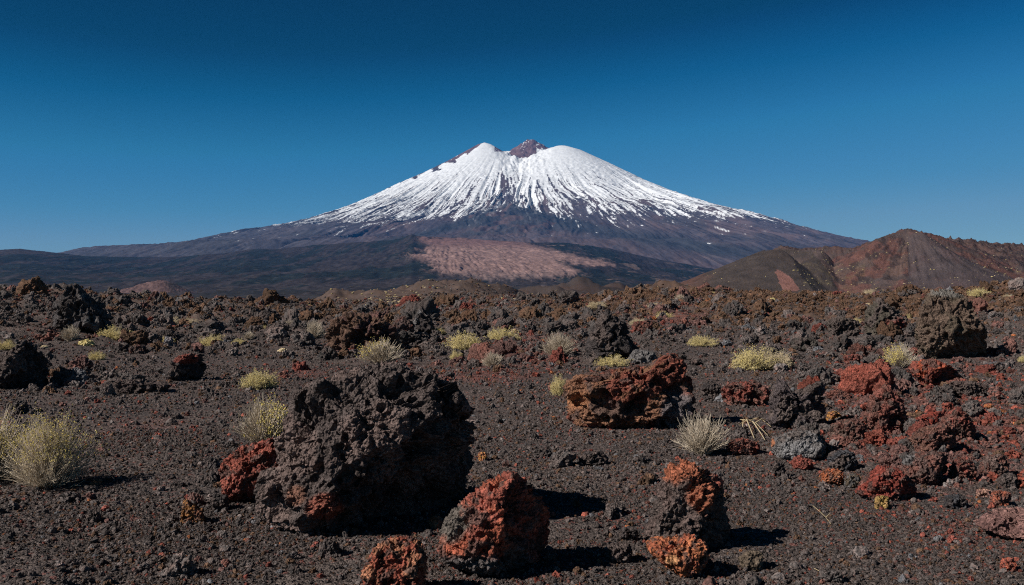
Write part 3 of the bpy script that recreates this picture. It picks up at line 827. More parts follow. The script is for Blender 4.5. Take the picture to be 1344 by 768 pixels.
SHRUB = {k: [make_shrub_meshes(s, k) for s in ss] for k, ss in dict(dome=(1, 2, 3), pale=(4, 5), dry=(6, 7), mixed=(8, 9), tall=(10, 11)).items()}
nsh = 0
def shrub(label, kind, x0, x1, y0, y1, group=None, rz=None):
    global nsh
    nsh += 1
    base = y1 - 1.5; uc = (x0 + x1) / 2
    d = solve_d(uc, base); W = (x1 - x0) / F * d; H = (y1 - y0) / F * d
    d2 = d + W * .33
    x = (uc - CX) / F * d2; z = float(ground_z(np.array([x]), np.array([d2]), False)[0])
    root = bpy.data.objects.new({"dry": "dry_shrub"}.get(kind, "flowering_shrub"), None); COL.objects.link(root)
    root.location = (x, d2, z - .02 * H); root.scale = (W * .5, W * .5, max(H * .88, W * .28)); root.rotation_euler = (0, 0, rz if rz is not None else nsh * 1.7)
    tag(root, label, "shrub", group or "shrubs on the lava plain")
    for nm, me in SHRUB[kind][nsh % len(SHRUB[kind])]:
        link(nm, me, root)
    NEAR_ROCKS.append((x, d2, W * .52)); NEAR_ROCKS.append((x * (1 - W * .5 / d2), d2 - W * .5, W * .35))

shrub("big grey stemmed bush with yellow flower tips near the left edge", 'tall', 2, 122, 560, 650)
shrub("yellow green bush half cut by the left edge, beside the big grey stemmed bush", 'tall', -80, 42, 556, 642)
shrub("wispy grey bush with yellow flowers behind the red slab by the big boulder", 'mixed', 305, 384, 530, 592, rz=0)
shrub("small bright yellow dome shrub alone on the dark flat left of the big boulder", 'dome', 315, 364, 490, 514)
shrub("grey and yellow bush just behind the top of the big dark boulder", 'mixed', 468, 532, 450, 482)
shrub("yellow green mound shrub below the tall black rock on the left", 'dome', 127, 168, 431, 451)
shrub("grey dry shrub at the foot of the tall black rock", 'dry', 79, 107, 430, 449)
shrub("flat yellow green cushion left of the rounder yellow cushion", 'dome', 195, 225, 446, 456)
shrub("round yellow cushion shrub in the row left of the wide brown boulder", 'dome', 260, 295, 442, 457)
shrub("small pale yellow shrub at the right end of the left row of cushions", 'dome', 303, 325, 448, 458)
shrub("little yellow shrub in front of the left row of cushions", 'dome', 117, 139, 463, 475)
shrub("yellow green shrub at the left edge behind the black boulder", 'dome', -6, 21, 449, 462)
shrub("long pale grey shrub strip on the left ridge", 'pale', 204, 236, 417, 431)
shrub("pale low shrub on the left ridge right of the long pale one", 'pale', 234, 264, 419, 430)
shrub("yellowish cushion shrub behind the black block among the ridge shrubs", 'dome', 340, 360, 430, 439)
shrub("grey tuft between the black block and the wide brown boulder", 'dry', 366, 394, 422, 434)
shrub("taller grey tuft just left of the wide brown boulder", 'dry', 398, 428, 424, 449)
shrub("grey low tuft right of the small pale yellow shrub on the left", 'dry', 318, 336, 438, 449)
shrub("rounded pale yellow shrub right of the wide brown boulder", 'dome', 584, 633, 438, 462)
shrub("pale yellow bushy shrub in the centre, right of the rounded one", 'dome', 637, 681, 433, 453)
shrub("tiny bright yellow shrub below the rounded pale yellow shrub", 'dome', 590, 607, 463, 475)
shrub("sparse leafless grey twigs right of the tiny yellow shrub", 'dry', 630, 663, 466, 486)
shrub("tan dry dome shaped bush left of the black jagged tower", 'dry', 707, 757, 440, 471)
shrub("yellow fringe of shrub on top behind the rust red boulder", 'dome', 783, 826, 470, 484)
shrub("small yellow shrub at the left end of the rust red boulder", 'dome', 722, 745, 495, 521)
shrub("pale flat shrub on the flat right of the black tower", 'dome', 902, 939, 442, 457)
shrub("big lumpy yellow green shrub in the middle right", 'dome', 958, 1012, 459, 489)
shrub("greyer right half of the lumpy yellow green shrub pair", 'pale', 1000, 1040, 462, 488)
shrub("yellow and grey ball shrub left of the bright red slab", 'mixed', 1160, 1206, 456, 487, rz=3.1)
shrub("spiky silver grey dry bush in front of the rust red boulder", 'dry', 884, 958, 552, 603)
shrub("yellow shrub on the slope behind the huge brown boulder", 'dome', 1271, 1298, 384, 396)
shrub("small yellowish shrub between the dark blocks on the right slope", 'dome', 1118, 1132, 421, 430)
shrub("flat yellow cushion on the brown slope behind the black tower", 'dome', 860, 884, 410, 420)
shrub("pale grey shrub on the brown slope left of the black tower top", 'pale', 740, 760, 417, 429)
shrub("pale shrub strip on the brown slope behind the dark red hollow rock", 'pale', 770, 796, 401, 412)
shrub("grey round shrub on the skyline slope right of the pyramid crag", 'dry', 885, 900, 390, 399)
shrub("small yellow tuft at the right edge on the dark flat", 'dome', 1336, 1350, 469, 478)
shrub("pale round cushion shrub high on the right edge slope", 'pale', 1316, 1330, 389, 396)
shrub("whitish dry shrub on the crest above the jagged dark block", 'pale', 1132, 1150, 378, 390)
shrub("yellowish low shrub between the black pointed crag and the centre shrubs", 'dome', 566, 586, 433, 443)
shrub("pale shrub on the brown slope right of the flat yellow cushion", 'pale', 850, 868, 401, 408)
shrub("small pale shrub at the foot of the brown slope left of the big yellow shrub", 'pale', 826, 848, 420, 430)
shrub("yellow cushion near the gap in the ridge, left of centre", 'dome', 530, 546, 407, 413)
shrub("little yellow dot like shrub between the ridge gap and the centre shrubs", 'dome', 625, 638, 409, 415)
shrub("small yellow shrub on the right edge flat below the pale cushion", 'dome', 1183, 1196, 415, 425)

def dry_sticks(name, label, cat, segs, rad, mat):
    """lying branches given by photo pixels on the ground with a height in metres"""
    pts0 = segs[0][0]; d0 = solve_d(pts0[0], pts0[1]); x0 = (pts0[0] - CX) / F * d0
    z0 = float(ground_z(np.array([x0]), np.array([d0]), False)[0])
    paths, rads = [], []
    for s in segs:
        P = []
        for (u, v, h) in s:
            d = solve_d(u, v); x = (u - CX) / F * d
            z = float(ground_z(np.array([x]), np.array([d]), False)[0]); P.append((x - x0, d - d0, z - z0 + h))
        P = np.array(P); paths.append(P); rads.append(np.linspace(rad, rad * .5, len(P)))
    V, Fc = tubes(paths, rads); o = link(name, new_mesh(name, V, Fc, True, None, mat)); o.location = (x0, d0, z0)
    tag(o, label, cat)
dry_sticks("dead_branch", "pale bleached dead branch with forked twigs lying left of the forked rock", "branch",
           [[(968, 562, .03), (980, 561, .10), (992, 566, .10), (1008, 576, .03)], [(972, 556, .05), (985, 562, .10), (996, 560, .12), (1012, 566, .05)], [(980, 561, .1), (985, 570, .06), (990, 578, .02)],
            [(992, 566, .1), (1000, 564, .13), (1006, 562, .1)], [(988, 564, .1), (998, 574, .05), (1004, 580, .02)], [(976, 560, .08), (974, 568, .03)]], .011, P_STR)
dry_sticks("dry_stalk", "thin straw coloured stalk lying on the gravel right of the dark conical rock", "stalk", [[(1067, 668, .02), (1076, 678, .035), (1084, 685, .03), (1091, 690, .01)], [(1084, 685, .03), (1089, 683, .05)]], .0045, P_STR)
dry_sticks("dry_stalk", "short straw coloured stalk near the bottom edge at right", "stalk", [[(1069, 751, .02), (1076, 756, .025), (1083, 760, .01)]], .004, P_STR)

# rubble
X, Y, S = [], [], []
for (size, r0, r1, base, dens) in [(.030, 5, 45, .035, .20), (.055, 6, 90, .016, .26), (.085, 8, 130, .008, .26), (.10, 7, 24, .0, .45), (.15, 9, 200, .0015, .34), (.27, 16, 330, .0008, .32), (.50, 32, 600, .0006, .14)]:
    area = .56 * (r1 * r1 - r0 * r0)
    n = int(area * dens / (math.pi * size * size))
    n = min(n, 260000)
    x, y = fan_points(n, r0, r1, g)
    s = size * np.exp(g.normal(0, .33, n))
    mk = rough_mask(x, y); cl = np.clip(.5 + 1.3 * fbm2(x / (size * 22), y / (size * 22), 3, 401), 0, 1)
    pr = base / dens + mk * cl
    r_ = np.hypot(x, y)
    keep = (g.random(n) < pr) & (s * 1024 / 1344 * F / r_ > .9)
    X.append(x[keep]); Y.append(y[keep]); S.append(s[keep])
X, Y, S = map(np.concatenate, (X, Y, S))
ok = clear_of_rocks(X, Y, .92); X, Y, S = X[ok], Y[ok], S[ok]
Rr = np.hypot(X, Y); app = S / Rr
order = np.argsort(-app)
NI = 300 - N_HERO
Z = ground_z(X, Y, True) + S * .15
T = tints(X, Y, g)
T[(S > .08) & (T[:, 0] > .2)] *= .72
sc3 = S[:, None] * g.uniform(.72, 1.2, (len(X), 3)); rot = g.uniform(0, 6.28, (len(X), 3))
rest = order[NI:]
rp = [(proto_mesh(f"rubble_shape_{i}", 240 + i, 4, M_INST, craggy=1.35, grainy=1.3, nplanes=6), None) for i in range(12)]
stuff_object("lava_rubble", np.column_stack([X, Y, Z])[rest], rot[rest], sc3[rest], g.integers(0, 12, len(rest)), T[rest], rp,
             "broken dark and rusty lava rubble covering the ridges")
print("rubble", len(rest))

# the largest scattered stones, each its own object
ind = [proto_mesh(f"scattered_rock_{i}", 280 + i, 6, M_HERO, craggy=1.15, grainy=1.1, nplanes=7) for i in range(12)]
LAND = [(478, 600, "the big dark boulder"), (650, 690, "the red topped boulder"), (825, 520, "the rust red boulder"), (905, 665, "the dark conical rock"), (800, 450, "the black jagged tower"),
        (110, 415, "the tall black rock"), (30, 480, "the black left edge boulder"), (480, 440, "the wide brown boulder"), (1245, 430, "the huge brown boulder"), (1160, 420, "the olive grey rock"),
        (1225, 492, "the bright red slab"), (1045, 530, "the forked rock"), (1050, 588, "the flat grey rock"), (1215, 570, "the right rubble heap"), (1160, 635, "the red lobe rock"),
        (1320, 690, "the flat pinkish slab"), (60, 600, "the big yellow tipped bush"), (340, 502, "the yellow dome shrub"), (920, 580, "the grey dry bush"), (998, 475, "the big yellow shrub"),
        (250, 480, "the black tilted block"), (925, 380, "the reddish skyline crag"), (556, 425, "the black pointed crag"), (735, 455, "the tan dry bush"), (252, 672, "the orange brown lump"),
        (1095, 548, "the ochre orange ball stone"), (840, 380, "the pyramid skyline crag")]
def colour_word(c):
    r_, g_, b_ = c; L_ = (r_ + g_ + b_) / 3
    if r_ > .28 and g_ > .09: return "orange"
    if r_ / g_ > 3.0: return "deep red" if r_ < .2 else "bright red"
    if r_ / g_ > 2.0: return "dull red"
    if r_ / g_ > 1.55: return "brown"
    if L_ > .1: return "grey"
    return "dark charcoal" if L_ > .06 else "black"
def size_word(px):
    return "tiny" if px < 9 else "small" if px < 16 else "palm sized" if px < 24 else "chunky"
def where(u, v):
    best = min(LAND, key=lambda q: ((q[0] - u) / 1.0) ** 2 + ((q[1] - v) * 1.6) ** 2)
    du, dv = u - best[0], v - best[1]
    if abs(du) > abs(dv) * 1.3: w = "right of" if du > 0 else "left of"
    else: w = "in front of" if dv > 0 else "behind"
    far = math.hypot(du, dv) > 95
    return ("well " if far and w in ("right of", "left of") else "far " if far and w == "behind" else "") + w + " " + best[2]
labels = {}
for kk, i in enumerate(order[:NI]):
    o = bpy.data.objects.new("lava_rock", ind[kk % 12]); COL.objects.link(o)
    o.location = (X[i], Y[i], Z[i]); o.scale = sc3[i]; o.rotation_euler = rot[i]
    o.color = (*[float(v) for v in T[i]], 1)
    u = CX + F * X[i] / Y[i]; v = CY - F * (Z[i] - EYE) / Y[i]; px = 2 * S[i] * F / Y[i]
    lab = f"{size_word(px)} {colour_word(T[i])} loose stone {where(u, v)}"
    o["label"] = lab; o["category"] = "rock"; labels.setdefault(lab, []).append(o)
for lab, os_ in labels.items():
    for o in os_: o["group"] = lab.replace("stone", "stones", 1) if len(os_) > 1 else "scattered loose lava stones"
print("individual", NI, "labels", len(labels))

# small far shrubs, too many to count
def small_shrub(seed, mat):
    g = np.random.default_rng(seed); n = 160
    d = g.normal(size=(n, 3)); d /= np.linalg.norm(d, axis=1)[:, None]; d[:, 2] = np.abs(d[:, 2]) * .75
    V, Fc = blobs(d * g.uniform(.6, 1, n)[:, None], np.full(n, .20), g)
    return new_mesh(f"scrub_{seed}", V, Fc, False, None, mat)
gx = np.random.default_rng(55)
M_HILL_PTS = []   # filled by the hills
def scrub_on_ground():
    x, y = fan_points(26000, 22, 900, gx)
    u = col_of(x, y); v = CY + EYE * F / y
    cl = fbm2(x / 18, y / 18, 3, 551)
    pr = .02 + .30 * smooth(.0, .5, cl) * np.clip(60 / y, .25, 1) + .25 * brownness(x, y) * (y < 200) + .35 * (np.exp(-((u - 500) / 90) ** 2) * (y > 90) * (y < 700))
    k = gx.random(len(x)) < pr
    x, y = x[k], y[k]
    s = gx.uniform(.10, .26, len(x)) * np.clip(.8 + y / 300, .8, 2.6)
    ok = clear_of_rocks(x, y, 1.0)
    x, y, s = x[ok], y[ok], s[ok]
    return x, y, ground_z(x, y), s

# ------------------------------------------------------------------ cinder cones on the right
def px2x(u, d): return (u - CX) / F * d
def elev(v, d): return EYE + (CY - v) / F * d

def terrain_mesh(name, U, D, Z, C, mat):
    X = (U - CX) / F * D
    nr, nc = U.shape
    o = link(name, new_mesh(name, np.column_stack([X.ravel(), D.ravel(), Z.ravel()]), grid_faces(nr, nc)[:, ::-1], True, C, mat))
    tag(o, kind="structure"); return o

def terrain_mat(name, scale, bump_d, contrast=.25, speck=None, speck_scale=.1, speck_amt=.8):
    m, nt, b = mat_base(name); k = N(nt)
    g_ = k.n("ShaderNodeNewGeometry"); pos = g_.outputs["Position"]
    a = k.n("ShaderNodeAttribute"); a.attribute_name = "Col"
    n1 = k.noise(pos, scale, 5, .65)
    c = k.scale_rgb(a.outputs["Color"], k.mr(n1.outputs[0], .3, .7, 1 - contrast, 1 + contrast))
    if speck:
        v = k.voro(pos, speck_scale); t = k.mr(v.outputs["Distance"], .18, .34, speck_amt, 0)
        s = k.n("ShaderNodeSeparateColor"); k.l(v.outputs["Color"], s.inputs[0])
        t = k.math('MULTIPLY', t, k.math('GREATER_THAN', s.outputs[0], .45))
        c = k.mixc(t, c, speck)
    k.l(c, b.inputs["Base Color"])
    k.l(k.bump(n1.outputs[0], bump_d, 1.0), b.inputs["Normal"])
    return m

def build_cones():
    D0 = 1300.0
    us = np.linspace(800, 1950, 1000); ds = np.linspace(820, 2000, 420)
    D, U = np.meshgrid(ds, us, indexing='ij')
    X = (U - CX) / F * D
    z0 = -14.0
    def cone(u, v, d, slope, pw=1.0, sx=1.0):
        x = px2x(u, d); r = np.hypot((X - x) * sx, D - d); return elev(v, d) + 3 - slope * np.sqrt(r * r + 49) ** pw, r
    n_l = fbm2(X / 70, D / 70, 4, 601)
    n_m = fbm2(X / 17, D / 17, 4, 602)
    # crater hill: breached rim
    cx, cd = px2x(1082, 1335), 1335.0
    r = np.hypot((X - cx) * .92, D - cd); th = np.arctan2(X - cx, -(D - cd))       # 0 = towards camera, + right
    rim_r = 52 + 5 * n_l
    rimz = elev(329, 1330) - 34 * smooth(.9, .15, np.abs(th - .45)) + 3 * n_l + 7 * smooth(1.2, 2.2, np.abs(th - .3))
    outer = rimz - .50 * np.clip(r - rim_r, 0, None) ** .985 * (1 - .0 * r)
    inner = rimz - .52 * np.clip(rim_r - r, 0, 40)
    crater = np.where(r > rim_r, outer, inner)
    lobe, _ = cone(1018, 325, 1275, .40, 1.0); lobe = np.minimum(lobe, elev(329, 1275))
    lobe = lobe - np.clip(X - px2x(1022 + 8 * n_l, 1275), 0, None) * .55
    crater = np.maximum(crater, lobe)
    peak, rp = cone(1192, 301, 1300, .53, .985)
    peak = peak + n_l * 2
    th2 = np.arctan2(X - px2x(1192, 1300), -(D - 1300))
    peak = peak + (6.5 * np.sin(th2 * 5 + 1.0) + 4 * (.5 - np.abs(fbm2(th2 * 7, rp / 70, 3, 641)))) * smooth(5, 45, rp) * smooth(190, 80, rp)
    sh, _ = cone(1222, 313, 1330, .5)
    rimp = []
    ridge = np.full_like(X, -999.0)
    pts = [(1192, 303), (1222, 314), (1243, 314), (1273, 316), (1302, 321), (1316, 321), (1344, 323), (1420, 332), (1560, 350)]
    for (a, b) in zip(pts[:-1], pts[1:]):
        for t in np.linspace(0, 1, 5)[:-1]:
            u = a[0] + (b[0] - a[0]) * t; v = a[1] + (b[1] - a[1]) * t; d = 1380 + (u - 1192) * .9
            q, _ = cone(u, v, d, .40); ridge = np.maximum(ridge, q)
    tocone, _ = cone(882, 384, 1290, .4)
    low = np.full_like(X, z0)
    ridge = ridge - 1 + 9 * (.4 - np.abs(fbm2(X / 30, D / 75, 3, 642)))
    Z = np.maximum.reduce([crater, peak, ridge, sh])
    crag = np.zeros_like(X)
    crag = np.maximum(crag, np.exp(-((r - rim_r + 8) / 18) ** 2) * smooth(.8, 1.6, np.abs(th - .3)) * (crater > lobe - 2))
    crag = np.maximum(crag, (ridge >= Z - 9) * smooth(14, 0, Z - ridge) * (Z > elev(352, 1350)))
    crag = np.maximum(crag, np.exp(-(rp / 14) ** 2) * .9)
    crag = np.maximum(crag, ((peak > Z - .5) & (th2 > .5)) * smooth(110, 20, rp) * .7 * (n_l > -.1))
    crag = np.maximum(crag, ((peak > Z - .5) & (th2 < -.5)) * smooth(100, 20, rp) * .8 * smooth(-.2, .3, n_l))
    Z = Z + crag * (np.abs(fbm2(X / 13, D / 11, 4, 603, .6)) * 3.6 - .8) + n_m * .7 + np.abs(fbm2(X / 4, D / 4, 2, 607)) * .6
    Z = np.maximum(Z, -60)
    Z = np.where(Z < z0, z0 - 6, Z)
    gul = fbm2(U / 4, Z / 40, 3, 608)
    # colours
    n = len(X.ravel()); c = np.ones((*X.shape, 3)) * np.array([.115, .082, .074])
    brn = np.array([.15, .088, .068]); redc = np.array([.18, .078, .06]); grn = np.array([.070, .055, .047])
    c = lerp(c, brn, (smooth(-.3, .5, n_l + .4 * n_m + .2 * gul) * .7)[..., None])
    onpeak = (peak > Z - 6)
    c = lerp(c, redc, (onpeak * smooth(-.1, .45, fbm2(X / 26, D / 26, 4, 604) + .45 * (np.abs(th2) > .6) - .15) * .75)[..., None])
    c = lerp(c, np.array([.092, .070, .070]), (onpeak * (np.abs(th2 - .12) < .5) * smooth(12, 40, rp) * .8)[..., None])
    onl = (lobe >= Z - 5) | ((X < cx - 30) & (r > rim_r + 2) & (D < 1330))
    c = lerp(c, grn, (onl * .85 * smooth(-.6, 0, n_l + .5))[..., None])
    c = lerp(c, np.array([.15, .075, .055]), (onl * smooth(940, 905, U + 20 * n_l) * .8)[..., None])
    vpx = CY - F * (Z - EYE) / D
    pat = [(1018, 353), (1026, 356), (1040, 366), (1050, 381), (1030, 384), (1022, 370)]
    m = inpoly(U + 3 * n_m, vpx + 2 * n_m, pat)
    c[m] = (.26, .125, .10)
    c = lerp(c, np.array([.085, .046, .04]), (np.clip(crag, 0, 1) * smooth(-.1, .3, n_m) * .7)[..., None])
    inn = (r < rim_r + 20) & (th > -.6) & (th < 1.7)
    sc = smooth(.0, .35, fbm2(X / 14, D / 14, 3, 606)) * ((U > 1055) & (U < 1135) & (vpx > 345))
    c = lerp(c, np.array([.20, .155, .08]), (sc * .25)[..., None])
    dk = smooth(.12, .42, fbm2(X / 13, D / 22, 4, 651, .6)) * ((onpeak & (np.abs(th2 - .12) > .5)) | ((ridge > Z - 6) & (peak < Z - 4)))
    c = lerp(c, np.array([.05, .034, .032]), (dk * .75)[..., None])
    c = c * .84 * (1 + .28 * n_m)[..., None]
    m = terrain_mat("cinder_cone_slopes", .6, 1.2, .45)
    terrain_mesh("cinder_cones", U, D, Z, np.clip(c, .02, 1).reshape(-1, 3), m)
    # points for scrub
    k = gx.choice(X.size, 26000, replace=False)
    cl = fbm2(X.ravel()[k] / 30, D.ravel()[k] / 30, 3, 611)
    w = (.06 + smooth(-.05, .4, cl)) * (Z.ravel()[k] > z0) * np.where(((U.ravel()[k] > 1055) & (U.ravel()[k] < 1135)) | (U.ravel()[k] > 1290), 1.6, .55) * np.where(crag.ravel()[k] > .4, .15, 1) * np.where(U.ravel()[k] < 1040, .25, 1)
    kk = k[gx.random(len(k)) < w]
    return X.ravel()[kk], D.ravel()[kk], Z.ravel()[kk]
cX, cY, cZ = build_cones()
x, y, z, s = scrub_on_ground()
s2 = gx.uniform(.3, .95, len(cX)) * (1 + (gx.random(len(cX)) < .08) * .6)
X = np.concatenate([x, cX]); Y = np.concatenate([y, cY]); Z = np.concatenate([z, cZ]); S = np.concatenate([s, s2])
n = len(X)
stuff_object("scrub", np.column_stack([X, Y, Z]), np.column_stack([np.zeros(n), np.zeros(n), gx.uniform(0, 6.28, n)]), np.column_stack([S, S, S * gx.uniform(.7, 1.0, n)]),
             (gx.random(n) ** .8 * 4).astype(int), np.ones((n, 3)), [(small_shrub(1, P_OLI), None), (small_shrub(2, P_PALE), None), (small_shrub(3, P_OLI), None), (small_shrub(4, P_PALE), None)],
             "tiny pale and yellowish scrub dotting the far slopes")
print("scrub", n)

# ------------------------------------------------------------------ small red cone on the left plain
def build_small_cone():
    d0 = 2500.0; us = np.linspace(95, 330, 220); ds = np.linspace(2250, 2760, 120)
    D, U = np.meshgrid(ds, us, indexing='ij'); X = (U - CX) / F * D
    x0 = px2x(212, d0); r = np.hypot((X - x0) * np.where(X < x0, .62, .95), (D - d0))
    th = np.arctan2(X - x0, -(D - d0))
    n1 = fbm2(X / 40, D / 40, 4, 701)
    top = elev(371.5, d0); Z = top + 8 - .47 * np.sqrt(r * r + 7 ** 2) + .47 * 7 + n1 * 3 + np.abs(fbm2(X / 9, D / 9, 3, 705)) * 2
    Z = np.maximum(Z, -22)
    c = np.ones((*X.shape, 3)) * np.array([.125, .075, .068]) * (1 + .55 * fbm2(X / 12, D / 20, 4, 703, .7))[..., None]
    dark = smooth(.3, .8, th + n1 * .4) * smooth(.5, 0, np.abs(th - 1.2) - 0.3)
    c = lerp(c, np.array([.045, .042, .04]), (dark * .7 * (n1 > -.2))[..., None])
    terrain_mesh("hill", U, D, Z, np.clip(c, .02, 1).reshape(-1, 3), terrain_mat("small_cone_slopes", .12, 2, .3))
build_small_cone()

# ------------------------------------------------------------------ dark wooded plain rising to its crest, with the pink lava fan
def build_hills():
    cu = [-700, -300, 0, 26, 78, 109, 156, 221, 260, 300, 325, 340, 358, 452, 509, 530, 541, 548, 600, 680, 740, 800, 850, 930, 1000, 1150, 1400]
    cv = [340, 333, 328, 326.5, 332, 336, 337.5, 337.5, 335, 332, 327.5, 326.5, 327, 319, 316, 311.5, 307.5, 310, 312.5, 318, 318.5, 326, 338, 352, 362, 372, 378]
    us = np.linspace(-650, 1380, 1500); ds = np.concatenate([np.linspace(1500, 7000, 420), np.linspace(7000, 9500, 50)[1:]])
    D, U = np.meshgrid(ds, us, indexing='ij'); X = (U - CX) / F * D
    ec = CY - np.interp(U, cu, cv)
    t = (D - 1500) / 5500
    e0 = -12.5
    # a lower swell in front on the left
    e = e0 + (ec - e0) * np.clip(t, 0, 1) ** 1.0
    sw = np.exp(-((U - 250) / 190) ** 2 - ((t - .45) / .16) ** 2) * 5 + np.exp(-((U - 40) / 90) ** 2 - ((t - .35) / .16) ** 2) * 5
    n1 = fbm2(X / 650, D / 900, 4, 801); n2 = fbm2(X / 110, D / 160, 3, 802); n3 = fbm2(X / 30, D / 45, 2, 803)
    e = e + sw + n1 * 3.2 * smooth(0, .2, t) * smooth(1.02, .8, t)
    Z = EYE + e * D / F + n2 * 9 * smooth(0, .1, t) * np.where(t > .93, .35, 1) + np.abs(n3) * 2
    Z = Z - np.clip(D - 7000, 0, None) * .30
    v = CY - (Z - EYE) * F / D
    c = np.ones((*X.shape, 3)) * np.array([.042, .036, .037])
    n4 = fbm2(X / 170, D / 1500, 5, 821, .6); n5 = fbm2(X / 26, D / 330, 3, 822, .6)
    wood = smooth(-.2, .2, .5 * n1 + .8 * n4 + .35 * np.exp(-((U - 90) / 170) ** 2 - ((v - 350) / 14) ** 2) - .25 * (np.exp(-((U - 170) / 160) ** 2 - ((v - 372) / 13) ** 2)))
    c = lerp(np.array([.048, .039, .040]), np.array([.015, .020, .020]), wood[..., None])
    blue = smooth(340, 356, v + 6 * n1) * smooth(700, 300, U)
    c = lerp(c, np.array([.055, .044, .044]), (.5 * smooth(372, 388, v))[..., None])
    fan = [(553, 312), (578, 311), (640, 311), (680, 317), (730, 330), (770, 339), (811, 347), (780, 349.5), (745, 345), (726, 345), (752, 352), (765, 360), (740, 364), (700, 366), (660, 368), (610, 364), (560, 356), (575, 347), (545, 341), (532, 334), (556, 332), (566, 322), (552, 318)]
    jit = fbm2(U / 9, v / 5, 3, 805)
    jf = fbm2(U / 2.2, v / 1.1, 2, 815)
    soft = 0
    for kx_, ky_ in ((0, 0), (.5, .2), (-.5, .3), (.9, -.5), (-.9, -.4), (.2, .9), (-.2, -.9)):
        soft = soft + inpoly(U + jit * 14 + jf * 5 + kx_ * 9, v + jit * 5 + jf * 1.8 + ky_ * 3, fan) / 7.0
    inside = soft
    # lobes: flow wrinkles running down and outwards from the head of the fan
    fx = (U - 585) / np.maximum(v - 292, 6)
    wr = 1 - np.abs(fbm2(fx * 6.5 + .35 * n2 + .15 * jit, v / 20, 4, 806, .55)) * 2
    head = smooth(330, 318, v)
    Z = Z + inside * (wr * 4.5 * (1 - .8 * head) + 2)
    pinkc = lerp(np.array([.25, .155, .135]), np.array([.20, .112, .10]), head[..., None])
    pinkc = pinkc * (1 + .30 * fbm2(X / 60, D / 90, 3, 808) + .14 * wr * (1 - .6 * head))[..., None]  # wrinkle ridges lighter, valleys darker: their shading is painted into the colour
    lowf = smooth(354, 366, v + 5 * jit)
    pinkc = lerp(pinkc, np.array([.135, .10, .095]), (lowf * .7)[..., None])
    c = lerp(c, pinkc, (inside * smooth(-.75, -.1, jf + 2 * soft - .6))[..., None])
    sp = (fbm2(X / 150, D / 300, 4, 811) > .55) & (U > 560)
    c[sp & (inside < .1)] = (.12, .085, .075)
    # dark head cone at the fan's top left
    c = np.where((inside > .3)[..., None], c, c * np.clip(.85 + .45 * n5 + .25 * n4, .3, 1.6)[..., None])
    m = terrain_mat("wooded_plain", .03, 5, .35, speck=(.10, .085, .07), speck_scale=.022, speck_amt=.35)
    terrain_mesh("hills", U, D, Z, np.clip(c, .008, 1).reshape(-1, 3), m)
build_hills()

